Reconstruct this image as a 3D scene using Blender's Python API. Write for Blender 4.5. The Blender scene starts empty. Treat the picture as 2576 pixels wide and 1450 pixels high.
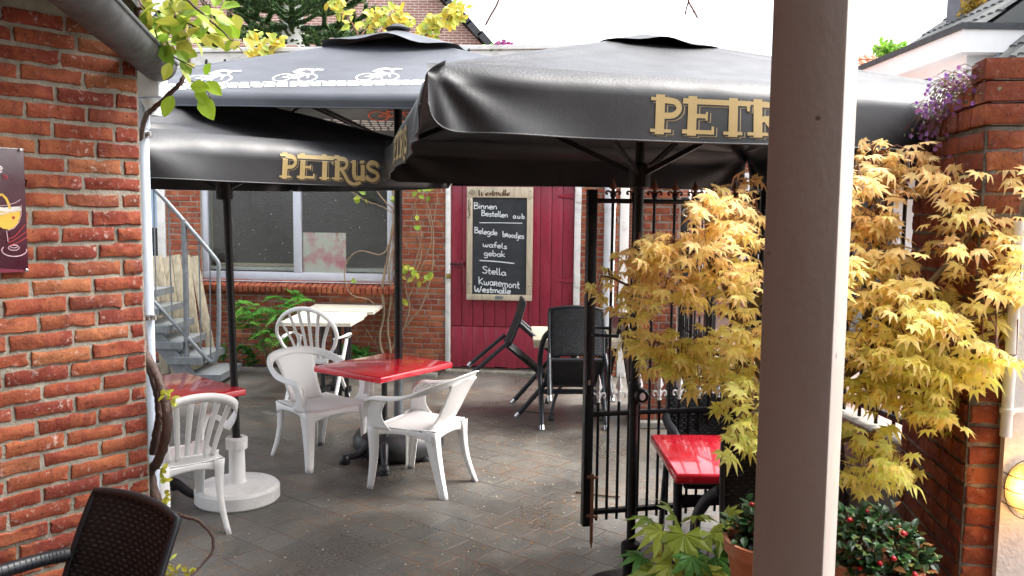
import bpy, bmesh, math, random
from mathutils import Vector, Matrix, noise
R = math.radians
random.seed(7)
rnd = random.random
def ru(a, b): return random.uniform(a, b)
SC = bpy.context.scene
COL = SC.collection

# ---------------------------------------------------------------- camera
CAM_H = 1.85
F = 2102.0                       # focal length in units of a 2576 px wide picture
cam_d = bpy.data.cameras.new('camera')
cam = bpy.data.objects.new('camera', cam_d); COL.objects.link(cam)
cam_d.sensor_width = 36.0
cam_d.lens = 36.0 * F / 2576.0
cam_d.clip_start = 0.05; cam_d.clip_end = 2000
CR = Matrix.Rotation(R(90 - 5.2), 4, 'X') @ Matrix.Rotation(R(0.6), 4, 'Z')
cam.matrix_world = Matrix.Translation((0, 0, CAM_H)) @ CR
cam_d.dof.use_dof = True
cam_d.dof.focus_distance = 5.2
cam_d.dof.aperture_fstop = 14
SC.camera = cam
CP = Vector((0, 0, CAM_H)); CR3 = CR.to_3x3()

# ---------------------------------------------------------------- daylight: overcast sky and one soft sun
w = bpy.data.worlds.new("World"); SC.world = w; w.use_nodes = True
nt = w.node_tree; nt.nodes.clear()
sky = nt.nodes.new('ShaderNodeTexSky'); sky.sky_type = 'NISHITA'; sky.sun_disc = False
sky.sun_elevation = R(54); sky.sun_rotation = R(80)
sky.air_density = 1.0; sky.dust_density = 6.0; sky.ozone_density = 1.0
hs = nt.nodes.new('ShaderNodeHueSaturation'); hs.inputs['Saturation'].default_value = 0.30
bg = nt.nodes.new('ShaderNodeBackground'); bg.inputs['Strength'].default_value = 0.15
wo = nt.nodes.new('ShaderNodeOutputWorld')
nt.links.new(sky.outputs[0], hs.inputs['Color']); nt.links.new(hs.outputs[0], bg.inputs['Color'])
nt.links.new(bg.outputs[0], wo.inputs['Surface'])
sun_d = bpy.data.lights.new('sun', 'SUN'); sun_d.energy = 0.5; sun_d.angle = R(40); sun_d.color = (1.0, .965, .92)
sun = bpy.data.objects.new('sun', sun_d); COL.objects.link(sun)
# sun stands to the right of the camera, high
az, el = R(80), R(54)
sdir = Vector((math.sin(az) * math.cos(el), math.cos(az) * math.cos(el), math.sin(el)))
sun.rotation_euler = sdir.to_track_quat('Z', 'Y').to_euler()
SC.view_settings.view_transform = 'Standard'; SC.view_settings.look = 'None'
SC.view_settings.exposure = 2.1; SC.view_settings.gamma = 1.0
SC.cycles.use_denoising = True
SC.cycles.max_bounces = 7; SC.cycles.diffuse_bounces = 4; SC.cycles.glossy_bounces = 3
SC.cycles.transmission_bounces = 4; SC.cycles.transparent_max_bounces = 8
SC.cycles.sample_clamp_indirect = 6.0

# ---------------------------------------------------------------- picture point -> world point
def ray(px, py):
    return CR3 @ Vector(((px - 1288) / F, -(py - 725) / F, -1.0))
def atZ(px, py, z):
    d = ray(px, py); return CP + d * ((z - CAM_H) / d.z)
def atY(px, py, y):
    d = ray(px, py); return CP + d * (y / d.y)
def onP(px, py, p0, n):
    d = ray(px, py); return CP + d * ((p0 - CP).dot(n) / d.dot(n))

# ---------------------------------------------------------------- mesh builder
def wmat(o):
    m = o.matrix_basis.copy()
    while o.parent is not None:
        o = o.parent; m = o.matrix_basis @ m
    return m
class MB:
    def __init__(s): s.v = []; s.f = []; s.mi = []; s.c = []
    def add(s, vs, fs, mi=0, col=None):
        b = len(s.v); s.v.extend([Vector(p) for p in vs])
        for f in fs:
            s.f.append(tuple(b + i for i in f)); s.mi.append(mi); s.c.append(col)
    def box(s, c, size, rot=None, mi=0, col=None):
        hx, hy, hz = size[0] / 2, size[1] / 2, size[2] / 2
        vs = [Vector((x, y, z)) for x in (-hx, hx) for y in (-hy, hy) for z in (-hz, hz)]
        if rot is not None: vs = [rot @ v for v in vs]
        c = Vector(c); vs = [v + c for v in vs]
        s.add(vs, [(0, 1, 3, 2), (4, 6, 7, 5), (0, 4, 5, 1), (2, 3, 7, 6), (0, 2, 6, 4), (1, 5, 7, 3)], mi, col)
    def bbox(s, c, size, bev=.004, rot=None, seg=2, mi=0, col=None):
        bm = bmesh.new(); bmesh.ops.create_cube(bm, size=1.0)
        for v in bm.verts: v.co = Vector((v.co.x * size[0], v.co.y * size[1], v.co.z * size[2]))
        bmesh.ops.bevel(bm, geom=bm.edges[:], offset=bev, segments=seg, profile=.5, affect='EDGES')
        bm.verts.index_update()
        c = Vector(c)
        vs = [(rot @ v.co if rot is not None else v.co) + c for v in bm.verts]
        s.add(vs, [tuple(v.index for v in f.verts) for f in bm.faces], mi, col); bm.free()
    def bar(s, p, q, wd, ht, up=(0, 0, 1), bev=0, mi=0, col=None):
        p, q = Vector(p), Vector(q); d = q - p; L = d.length
        if L < 1e-6: return
        x = d / L; u = Vector(up); y = u.cross(x)
        if y.length < 1e-4: y = Vector((0, 1, 0)).cross(x)
        y.normalize(); z = x.cross(y)
        m = Matrix((x, y, z)).transposed()
        if bev: s.bbox((p + q) / 2, (L, wd, ht), bev, m, 2, mi, col)
        else: s.box((p + q) / 2, (L, wd, ht), m, mi, col)
    def tube(s, pts, r, n=8, cap=True, mi=0, col=None, flat=1.0, up=None):
        pts = [Vector(p) for p in pts]; N = len(pts)
        rs = r if isinstance(r, (list, tuple)) else [r] * N
        vs = []; fs = []; prev = None
        for i, p in enumerate(pts):
            t = (pts[min(i + 1, N - 1)] - pts[max(i - 1, 0)])
            if t.length < 1e-9: t = Vector((0, 0, 1))
            t.normalize()
            if up is not None:
                a = Vector(up).cross(t)
                if a.length < 1e-3: a = Vector((1, 0, 0)).cross(t)
            elif prev is None:
                a = t.cross(Vector((0, 0, 1)))
                if a.length < 1e-2: a = t.cross(Vector((1, 0, 0)))
            else:
                a = prev - t * prev.dot(t)
                if a.length < 1e-4: a = t.orthogonal()
            a.normalize(); prev = a; b = t.cross(a)
            for k in range(n):
                th = 2 * math.pi * k / n
                vs.append(p + a * (math.cos(th) * rs[i]) + b * (math.sin(th) * rs[i] * flat))
        for i in range(N - 1):
            for k in range(n):
                k2 = (k + 1) % n
                fs.append((i * n + k, i * n + k2, (i + 1) * n + k2, (i + 1) * n + k))
        if cap:
            fs.append(tuple(range(n - 1, -1, -1))); fs.append(tuple((N - 1) * n + k for k in range(n)))
        s.add(vs, fs, mi, col)
    def lathe(s, prof, c=(0, 0, 0), n=24, mi=0, col=None, m=None):
        c = Vector(c); vs = []; fs = []
        for (r, z) in prof:
            for k in range(n):
                th = 2 * math.pi * k / n
                v = Vector((r * math.cos(th), r * math.sin(th), z))
                vs.append(c + (m @ v if m is not None else v))
        N = len(prof)
        for i in range(N - 1):
            for k in range(n):
                k2 = (k + 1) % n
                fs.append((i * n + k, i * n + k2, (i + 1) * n + k2, (i + 1) * n + k))
        if prof[0][0] > 1e-6: fs.append(tuple(range(n - 1, -1, -1)))
        if prof[-1][0] > 1e-6: fs.append(tuple((N - 1) * n + k for k in range(n)))
        s.add(vs, fs, mi, col)
    def grid(s, fn, nu, nv, mi=0, col=None):
        vs = [fn(i / nu, j / nv) for j in range(nv + 1) for i in range(nu + 1)]
        fs = [(j * (nu + 1) + i, j * (nu + 1) + i + 1, (j + 1) * (nu + 1) + i + 1, (j + 1) * (nu + 1) + i)
              for j in range(nv) for i in range(nu)]
        s.add(vs, fs, mi, col)
    def prism(s, pts, ext, mi=0, col=None):
        pts = [Vector(p) for p in pts]; e = Vector(ext); n = len(pts)
        vs = pts + [p + e for p in pts]
        fs = [tuple(range(n - 1, -1, -1)), tuple(range(n, 2 * n))]
        fs += [(i, (i + 1) % n, n + (i + 1) % n, n + i) for i in range(n)]
        s.add(vs, fs, mi, col)
    def build(s, name, mats, parent=None, smooth=None, world=True, solid=0):
        me = bpy.data.meshes.new(name)
        vs = s.v
        if parent is not None and world:
            inv = wmat(parent).inverted(); vs = [inv @ p for p in vs]
        me.from_pydata([tuple(p) for p in vs], [], s.f)
        if not isinstance(mats, (list, tuple)): mats = [mats]
        for m in mats: me.materials.append(m)
        me.polygons.foreach_set('material_index', s.mi)
        if any(c is not None for c in s.c):
            at = me.color_attributes.new('Col', 'FLOAT_COLOR', 'CORNER')
            data = []
            for p, c in zip(me.polygons, s.c):
                c = c or (1, 1, 1)
                data.extend((c[0], c[1], c[2], 1.0) * p.loop_total)
            at.data.foreach_set('color', data)
        me.update()
        if smooth is not None:
            me.polygons.foreach_set('use_smooth', [True] * len(me.polygons))
            if smooth < 180: me.set_sharp_from_angle(angle=R(smooth))
        o = bpy.data.objects.new(name, me); COL.objects.link(o)
        if parent is not None: o.parent = parent
        if solid:
            md = o.modifiers.new('thickness', 'SOLIDIFY'); md.thickness = solid; md.offset = 0
        return o

def tag(o, label=None, cat=None, group=None, kind=None):
    if label: o['label'] = label
    if cat: o['category'] = cat
    if group: o['group'] = group
    if kind: o['kind'] = kind
    return o
def thing(name, label, cat, loc=(0, 0, 0), rotz=0, group=None, rot=None):
    o = bpy.data.objects.new(name, None); COL.objects.link(o)
    o.location = loc; o.rotation_euler = rot if rot is not None else (0, 0, rotz)
    return tag(o, label, cat, group)
def dup(root, loc, rot, label=None):
    r = root.copy(); COL.objects.link(r); r.location = loc; r.rotation_euler = rot
    if label: r['label'] = label
    for ch in list(root.children):
        c = ch.copy(); COL.objects.link(c); c.parent = r
        for g in list(ch.children):
            d = g.copy(); COL.objects.link(d); d.parent = c
    return r
def catmull(pts, k=5):
    pts = [Vector(p) for p in pts]
    if len(pts) < 3: return pts
    out = []
    P = [pts[0] * 2 - pts[1]] + pts + [pts[-1] * 2 - pts[-2]]
    for i in range(1, len(P) - 2):
        a, b, c, d = P[i - 1], P[i], P[i + 1], P[i + 2]
        for j in range(k):
            t = j / k
            out.append(.5 * ((2 * b) + (c - a) * t + (2 * a - 5 * b + 4 * c - d) * t * t + (3 * b - a - 3 * c + d) * t ** 3))
    out.append(pts[-1]); return out

# ---------------------------------------------------------------- materials
class NT:
    def __init__(s, name):
        s.m = bpy.data.materials.new(name); s.m.use_nodes = True
        s.t = s.m.node_tree; s.t.nodes.clear()
        s.out = s.t.nodes.new('ShaderNodeOutputMaterial')
        s.b = s.t.nodes.new('ShaderNodeBsdfPrincipled'); s.l(s.b.outputs[0], s.out.inputs[0])
        s.tc = s.t.nodes.new('ShaderNodeTexCoord')
    def n(s, typ, **kw):
        nd = s.t.nodes.new(typ)
        for k, v in kw.items():
            if k.startswith('i_'):
                key = k[2:]; key = int(key) if key.isdigit() else key.replace('_', ' ')
                nd.inputs[key].default_value = v
            else: setattr(nd, k, v)
        return nd
    def l(s, a, b): s.t.links.new(a, b)
    def set(s, **kw):
        for k, v in kw.items(): s.b.inputs[k.replace('_', ' ')].default_value = v
    def noise(s, scale, detail=4, rough=.55, vec=None, dist=0):
        nd = s.n('ShaderNodeTexNoise', i_Scale=scale, i_Detail=detail, i_Roughness=rough, i_Distortion=dist)
        s.l(vec if vec is not None else s.tc.outputs['Object'], nd.inputs['Vector']); return nd
    def ramp(s, fac, stops):
        nd = s.n('ShaderNodeValToRGB'); cr = nd.color_ramp
        while len(cr.elements) < len(stops): cr.elements.new(.5)
        for e, (p, c) in zip(cr.elements, stops):
            e.position = p; e.color = (c[0], c[1], c[2], 1) if isinstance(c, (tuple, list)) else (c, c, c, 1)
        s.l(fac, nd.inputs[0]); return nd.outputs[0]
    def mix(s, fac, a, b, mode='MIX'):
        nd = s.n('ShaderNodeMix', data_type='RGBA', blend_type=mode)
        for inp, val in ((nd.inputs[0], fac), (nd.inputs[6], a), (nd.inputs[7], b)):
            if isinstance(val, (int, float)): inp.default_value = val
            elif isinstance(val, (tuple, list)): inp.default_value = (val[0], val[1], val[2], 1)
            else: s.l(val, inp)
        return nd.outputs[2]
    def mrange(s, v, a, b, c, d):
        nd = s.n('ShaderNodeMapRange'); s.l(v, nd.inputs[0])
        for i, x in enumerate((a, b, c, d)): nd.inputs[i + 1].default_value = x
        return nd.outputs[0]
    def bump(s, h, strength=.3, dist=.01, prev=None):
        nd = s.n('ShaderNodeBump', i_Strength=strength, i_Distance=dist); s.l(h, nd.inputs['Height'])
        if prev is not None: s.l(prev, nd.inputs['Normal'])
        return nd.outputs[0]
def c3(h):
    return tuple(((x / 255) / 12.92 if x / 255 <= .04045 else ((x / 255 + .055) / 1.055) ** 2.4) for x in h)
def pm(name, base, rough=.5, var=.15, scale=6, bump=.15, bscale=60, bdist=.002, metal=0, coat=0, spec=.5, dirt=None, dirtscale=3, dirtamt=.5, rvar=.12, stretch=None):
    """general painted / plain surface with uneven tone, dirt and a fine bump"""
    t = NT(name); vec = None
    if stretch:
        mp = t.n('ShaderNodeMapping'); mp.inputs['Scale'].default_value = stretch
        t.l(t.tc.outputs['Object'], mp.inputs['Vector']); vec = mp.outputs[0]
    n1 = t.noise(scale, 5, .6, vec)
    lo = tuple(x * (1 - var) for x in base); hi = tuple(min(1, x * (1 + var)) for x in base)
    c = t.ramp(n1.outputs[0], [(.3, lo), (.7, hi)])
    if dirt:
        n2 = t.noise(dirtscale, 6, .65, vec)
        f = t.ramp(n2.outputs[0], [(.48, 0), (.72, dirtamt)])
        c = t.mix(f, c, dirt)
    t.l(c, t.b.inputs['Base Color'])
    n3 = t.noise(scale * 1.7, 4, .6, vec)
    t.l(t.mrange(n3.outputs[0], .3, .7, max(.03, rough - rvar), min(1, rough + rvar)), t.b.inputs['Roughness'])
    t.set(Metallic=metal, Coat_Weight=coat, Specular_IOR_Level=spec)
    if bump:
        n4 = t.noise(bscale, 3, .6, vec)
        t.l(t.bump(n4.outputs[0], bump, bdist), t.b.inputs['Normal'])
    return t.m
def brick_mat(name, stops, white=.35, rough=.75, wet=.0):
    t = NT(name)
    g = t.n('ShaderNodeNewGeometry'); rpi = g.outputs['Random Per Island']
    c = t.ramp(rpi, stops)
    n1 = t.noise(14, 6, .65); n2 = t.noise(46, 6, .7); n3 = t.noise(5, 6, .7, dist=.6)
    c = t.mix(t.ramp(n1.outputs[0], [(.34, 0), (.62, .75)]), c, t.mix(.6, c, (.09, .025, .018)))
    c = t.mix(t.ramp(n3.outputs[0], [(.50, 0), (.64, .6)]), c, t.mix(.5, c, (.62, .24, .10)))
    f = t.n('ShaderNodeMath', operation='MULTIPLY')
    t.l(t.ramp(n2.outputs[0], [(.56, 0), (.66, 1)]), f.inputs[0]); t.l(t.ramp(n3.outputs[0], [(.42, white), (.55, 0)]), f.inputs[1])
    c = t.mix(f.outputs[0], c, (.55, .47, .42))
    dk = t.noise(90, 3, .6)
    c = t.mix(t.ramp(dk.outputs[0], [(.60, 0), (.68, .7)]), c, (.05, .025, .02))
    t.l(c, t.b.inputs['Base Color'])
    t.l(t.mrange(n1.outputs[0], .3, .7, rough - .08, min(1, rough + .2)), t.b.inputs['Roughness']); t.set(Specular_IOR_Level=.22)
    b1 = t.bump(n2.outputs[0], .8, .005); b2 = t.bump(n1.outputs[0], .6, .010, b1)
    t.l(b2, t.b.inputs['Normal']); return t.m
def leaf_mat(name, trans=.35, rough=.4, spec=.4, gain=1.0):
    t = NT(name)
    a = t.n('ShaderNodeVertexColor', layer_name='Col')
    n1 = t.noise(40, 3, .6)
    c = t.mix(t.ramp(n1.outputs[0], [(.35, 0), (.65, .35)]), a.outputs[0], t.mix(.5, a.outputs[0], (.9, .8, .3), 'MULTIPLY'))
    t.l(c, t.b.inputs['Base Color']); t.set(Roughness=rough, Specular_IOR_Level=spec)
    tr = t.n('ShaderNodeBsdfTranslucent'); t.l(c, tr.inputs[0])
    mx = t.n('ShaderNodeMixShader', i_0=trans); t.l(t.b.outputs[0], mx.inputs[1]); t.l(tr.outputs[0], mx.inputs[2])
    t.l(mx.outputs[0], t.out.inputs[0]); return t.m

# ================================================================ MATERIALS
M = {}
M['brick_near'] = brick_mat('brick_near', [(0, (.19, .038, .025)), (.25, (.25, .050, .030)), (.5, (.29, .064, .034)), (.72, (.32, .088, .04)), (.86, (.21, .055, .036)), (1, (.42, .16, .07))], .75, .78)
M['brick_far'] = brick_mat('brick_far', [(0, (.28, .065, .04)), (.3, (.36, .09, .045)), (.6, (.44, .13, .06)), (.85, (.34, .10, .06)), (1, (.52, .19, .09))], .3, .75)
M['brick_dark'] = brick_mat('brick_dark', [(0, (.17, .04, .022)), (.3, (.24, .06, .03)), (.6, (.29, .08, .035)), (.8, (.20, .06, .04)), (1, (.36, .12, .05))], .3, .7)
M['mortar'] = pm('mortar', (.30, .275, .225), .9, .25, 20, .8, 130, .006, dirt=(.10, .09, .07), dirtscale=9, dirtamt=.7)
M['mortar_dark'] = pm('mortar_dark', (.24, .22, .18), .9, .3, 20, .8, 130, .006, dirt=(.06, .06, .045), dirtscale=8, dirtamt=.7)
M['white_paint'] = pm('white_paint', (.74, .73, .70), .45, .05, 8, .1, 40, dirt=(.30, .27, .23), dirtscale=7, dirtamt=.5)
M['post_paint'] = pm('post_paint', (.34, .305, .28), .55, .08, 5, .35, 60, .003, dirt=(.30, .25, .21), dirtscale=30, dirtamt=.35, stretch=(1, 1, .5))
t_ = M['post_paint'].node_tree; vo_ = t_.nodes.new('ShaderNodeTexVoronoi'); vo_.inputs['Scale'].default_value = 9.0
tc_ = t_.nodes.new('ShaderNodeTexCoord'); t_.links.new(tc_.outputs['Object'], vo_.inputs['Vector'])
rp_ = t_.nodes.new('ShaderNodeValToRGB'); rp_.color_ramp.elements[0].position = .035; rp_.color_ramp.elements[0].color = (.12, .08, .07, 1); rp_.color_ramp.elements[1].position = .06; rp_.color_ramp.elements[1].color = (1, 1, 1, 1)
t_.links.new(vo_.outputs['Distance'], rp_.inputs[0]); mx_ = t_.nodes.new('ShaderNodeMix'); mx_.data_type = 'RGBA'; mx_.blend_type = 'MULTIPLY'; mx_.inputs[0].default_value = .8
bs_ = [n for n in t_.nodes if n.type == 'BSDF_PRINCIPLED'][0]; lk_ = bs_.inputs['Base Color'].links[0].from_socket
t_.links.new(lk_, mx_.inputs[6]); t_.links.new(rp_.outputs[0], mx_.inputs[7]); t_.links.new(mx_.outputs[2], bs_.inputs['Base Color'])     # fly specks
M['stucco'] = pm('stucco', (.72, .70, .67), .9, .07, 18, .6, 70, .005, dirt=(.38, .34, .29), dirtscale=5, dirtamt=.5)
M['black_iron'] = pm('black_iron', (.010, .010, .011), .38, .3, 20, .15, 80, .001, spec=.28, dirt=(.05, .03, .02), dirtscale=9, dirtamt=.35)
M['iron_cast'] = pm('iron_cast', (.016, .017, .019), .42, .3, 20, .4, 60, .003)
M['rust'] = pm('rust', (.14, .055, .025), .85, .35, 25, .5, 90, .002)
M['silver_paint'] = pm('silver_paint', (.86, .86, .86), .4, .06, 20, .1)
M['zinc'] = pm('zinc', (.19, .21, .225), .5, .2, 14, .25, 50, .002, metal=.4, dirt=(.12, .12, .12), dirtscale=10, dirtamt=.5)
M['gutter'] = pm('gutter', (.075, .08, .085), .62, .25, 12, .25, 50, .002, dirt=(.035, .033, .03), dirtscale=9, dirtamt=.9)
M['pvc'] = pm('pvc', (.66, .69, .72), .35, .05, 8, .05, dirt=(.35, .36, .36), dirtscale=5, dirtamt=.35)
M['pvc_blue'] = pm('pvc_blue', (.55, .63, .76), .4, .06, 8, .05, dirt=(.35, .36, .36), dirtscale=5, dirtamt=.25)
M['red_gloss'] = pm('red_gloss', (.70, .012, .030), .15, .10, 7, .05, 30, .002, coat=.6, rvar=.1)
M['door_red'] = pm('door_red', (.29, .026, .05), .36, .10, 6, .15, 50, .002, dirt=(.16, .02, .03), dirtscale=5, dirtamt=.5, stretch=(3, 3, .5))
M['plastic'] = pm('plastic', (.88, .87, .85), .34, .015, 3, 0, dirt=(.70, .68, .63), dirtscale=2.5, dirtamt=.5, rvar=.03)
M['concrete_white'] = pm('concrete_white', (.80, .79, .77), .6, .05, 10, .4, 60, .004, dirt=(.45, .42, .38), dirtscale=6, dirtamt=.45)
M['black_plastic'] = pm('black_plastic', (.022, .023, .026), .42, .2, 12, .2, 60, .002, dirt=(.12, .11, .10), dirtscale=8, dirtamt=.3)
M['wood_pale'] = pm('wood_pale', (.52, .45, .33), .7, .18, 7, .3, 60, .002, dirt=(.26, .22, .16), dirtscale=4, dirtamt=.5, stretch=(6, 6, .6))
M['wood_grey'] = pm('wood_grey', (.40, .34, .24), .75, .22, 9, .3, 60, .002, dirt=(.15, .14, .08), dirtscale=5, dirtamt=.8, stretch=(5, 5, .5))
M['table_white'] = pm('table_white', (.70, .66, .55), .5, .08, 6, .2, 40, .002, dirt=(.42, .38, .28), dirtscale=6, dirtamt=.5)
M['slate'] = pm('slate', (.05, .055, .06), .7, .25, 10, .3, 40)
M['terracotta'] = pm('terracotta', (.40, .14, .06), .8, .15, 8, .3, 60, .003, dirt=(.50, .38, .28), dirtscale=7, dirtamt=.5)
M['soil'] = pm('soil', (.03, .022, .015), .95, .4, 30, 1, 60, .01)
M['bark'] = pm('bark', (.12, .085, .045), .8, .3, 30, .6, 90, .003)
M['bark_vine'] = pm('bark_vine', (.085, .05, .04), .65, .4, 30, .9, 70, .006, stretch=(1, 1, .3))
M['stem_pale'] = pm('stem_pale', (.26, .19, .12), .8, .3, 30, .5, 90, .003)
M['stem_red'] = pm('stem_red', (.16, .055, .035), .7, .3, 30, .3, 90, .002)
M['concrete'] = pm('concrete', (.27, .25, .22), .85, .2, 8, .6, 60, .006, dirt=(.10, .095, .08), dirtscale=5, dirtamt=.7)
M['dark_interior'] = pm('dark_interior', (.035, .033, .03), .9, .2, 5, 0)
M['steel'] = pm('steel', (.55, .55, .55), .25, .1, 20, 0, metal=1)
M['brass'] = pm('brass', (.35, .26, .09), .4, .2, 20, .1, metal=.8)
M['leaf'] = leaf_mat('leaf')
M['leaf_maple'] = leaf_mat('leaf_maple', .5, .5, .3)
M['leaf_gloss'] = leaf_mat('leaf_gloss', .12, .38, .4)
M['needle'] = leaf_mat('needle', .08, .55, .3)

def fabric(name, base, rough, fine, drops=.35, wet=.4):
    t = NT(name)
    n1 = t.noise(3, 4, .6)
    t.l(t.ramp(n1.outputs[0], [(.3, tuple(x * .8 for x in base)), (.7, tuple(x * 1.25 for x in base))]), t.b.inputs['Base Color'])
    n2 = t.noise(fine, 3, .6); n3 = t.noise(7, 4, .55)
    t.l(t.mrange(n3.outputs[0], .3, .7, rough - .08, rough + .10), t.b.inputs['Roughness'])
    gn = t.n('ShaderNodeNewGeometry'); sx = t.n('ShaderNodeSeparateXYZ'); t.l(gn.outputs['Normal'], sx.inputs[0])
    hm = t.n('ShaderNodeMath', operation='MULTIPLY'); t.l(n2.outputs[0], hm.inputs[0]); t.l(t.mrange(sx.outputs[2], .45, .85, .12, 1), hm.inputs[1])   # rain drops stand on what faces up
    b = t.bump(hm.outputs[0], drops, .004)
    n4 = t.noise(6, 3, .5, dist=.4)
    t.l(t.bump(n4.outputs[0], .15, .02, b), t.b.inputs['Normal'])
    t.set(Specular_IOR_Level=.6, Coat_Weight=wet, Coat_Roughness=.32)
    return t.m
M['fabric_black'] = fabric('fabric_black', (.007, .008, .0105), .54, 120, .9, .28)
M['fabric_grey'] = fabric('fabric_grey', (.056, .061, .074), .62, 210, .45)
M['print_gold'] = pm('print_gold', (.42, .31, .13), .5, .08, 8, .1, 200, .001)
M['print_goldthin'] = pm('print_goldthin', (.30, .23, .11), .5, .08, 8, 0)
M['print_black'] = pm('print_black', (.010, .010, .012), .5, .1, 8, 0)
M['print_white'] = pm('print_white', (.85, .85, .84), .5, .04, 8, 0)
M['print_orange'] = pm('print_orange', (.75, .13, .03), .5, .04, 8, 0)
M['chalk'] = pm('chalk', (.66, .70, .72), .9, .18, 60, .2, 150)

def paving_mat(name, cols, scale_xy, rot, moss, wet=True):
    t = NT(name)
    mp = t.n('ShaderNodeMapping'); mp.inputs['Rotation'].default_value = (0, 0, rot)
    t.l(t.tc.outputs['Object'], mp.inputs['Vector'])
    dn = t.noise(3.0, 3, .5); dv = t.mix(.035, mp.outputs[0], dn.outputs[1], 'ADD')
    bk = t.n('ShaderNodeTexBrick', i_Scale=1.0, i_Mortar_Size=.006, i_Mortar_Smooth=.6, i_Bias=0.0, i_Brick_Width=scale_xy[0], i_Row_Height=scale_xy[1])
    bk.offset = .5
    bk.inputs['Color1'].default_value = (0, 0, 0, 1); bk.inputs['Color2'].default_value = (1, 1, 1, 1); bk.inputs['Mortar'].default_value = (.5, .5, .5, 1)
    t.l(dv, bk.inputs['Vector'])
    base = t.ramp(bk.outputs['Color'], [(0, cols[0]), (.5, cols[1]), (1, cols[2])])
    n1 = t.noise(2.2, 6, .65); n2 = t.noise(60, 4, .7); n3 = t.noise(.9, 5, .6, dist=.8)
    base = t.mix(t.ramp(n1.outputs[0], [(.38, 0), (.68, .55)]), base, cols[3])
    base = t.mix(t.ramp(n2.outputs[0], [(.42, .0), (.62, .4)]), base, t.mix(.5, base, (.5, .46, .4)))
    vo = t.n('ShaderNodeTexVoronoi', i_Scale=85.0); t.l(t.tc.outputs['Object'], vo.inputs['Vector'])
    base = t.mix(t.ramp(vo.outputs['Distance'], [(.10, .55), (.20, 0)]), base, (.34, .32, .28))
    jn = t.noise(1.6, 5, .7); jn2 = t.noise(22, 4, .7)
    jc = t.mix(t.ramp(jn.outputs[0], [(.38, 0), (.56, 1)]), (.030, .026, .02), t.mix(t.ramp(jn2.outputs[0], [(.4, 0), (.6, 1)]), moss, (.10, .045, .02)))
    jf = t.n('ShaderNodeMath', operation='MULTIPLY'); jn3 = t.noise(1.1, 4, .6); t.l(bk.outputs['Fac'], jf.inputs[0]); t.l(t.ramp(jn3.outputs[0], [(.36, .25), (.6, 1)]), jf.inputs[1])
    base = t.mix(jf.outputs[0], base, jc)
    st_ = t.noise(5.5, 6, .7, dist=1.0); base = t.mix(t.ramp(st_.outputs[0], [(.50, 0), (.66, .55)]), base, t.mix(.5, base, (.035, .03, .024)))
    st2 = t.noise(3.3, 6, .75, dist=.6); base = t.mix(t.ramp(st2.outputs[0], [(.54, 0), (.70, .45)]), base, (.23, .20, .16))
    lit = t.n('ShaderNodeMath', operation='MULTIPLY')                  # fallen blossom dust lying in drifts
    t.l(t.ramp(jn2.outputs[0], [(.50, 0), (.62, .6)]), lit.inputs[0]); t.l(t.ramp(jn.outputs[0], [(.44, 0), (.62, 1)]), lit.inputs[1])
    base = t.mix(lit.outputs[0], base, (.26, .14, .06))
    wetf = t.ramp(n3.outputs[0], [(.40, 0), (.60, 1)])
    base = t.mix(wetf, base, t.mix(.38, base, (.0, .0, .0)))
    t.l(base, t.b.inputs['Base Color'])
    rr = t.n('ShaderNodeMath', operation='ADD'); t.l(t.mrange(wetf, 0, 1, .55, .26), rr.inputs[0]); t.l(t.mrange(n2.outputs[0], .3, .7, -.06, .12), rr.inputs[1])
    t.l(rr.outputs[0], t.b.inputs['Roughness'])
    inv = t.n('ShaderNodeMath', operation='SUBTRACT'); inv.inputs[0].default_value = 1; t.l(bk.outputs['Fac'], inv.inputs[1])
    b1 = t.bump(inv.outputs[0], .55, .006); b2 = t.bump(n2.outputs[0], .35, .004, b1); b3 = t.bump(n1.outputs[0], .25, .02, b2)
    t.l(b3, t.b.inputs['Normal']); return t.m
M['paving'] = paving_mat('paving', [(.060, .060, .057), (.082, .081, .076), (.110, .107, .099), (.15, .138, .112)], (.205, .205), R(38), (.24, .085, .025))
M['street'] = paving_mat('street', [(.30, .17, .13), (.36, .22, .17), (.42, .27, .22), (.40, .34, .31)], (.21, .07), R(8), (.12, .08, .05))
M['terrain'] = pm('terrain', (.12, .11, .09), .9, .3, 2, .4, 10)

# ================================================================ GROUND
def sheet(name, x0, y0, x1, y1, z, m):
    b = MB(); b.add([(x0, y0, z), (x1, y0, z), (x1, y1, z), (x0, y1, z)], [(0, 1, 2, 3)])
    return tag(b.build(name, m), kind='structure')
sheet('ground', -300, -300, 300, 300, -.012, M['terrain'])
sheet('street', 1.47, -6, 60, 60, -.006, M['street'])
sheet('courtyard_paving', -9, -3, 1.62, 9.9, 0, M['paving'])

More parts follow.
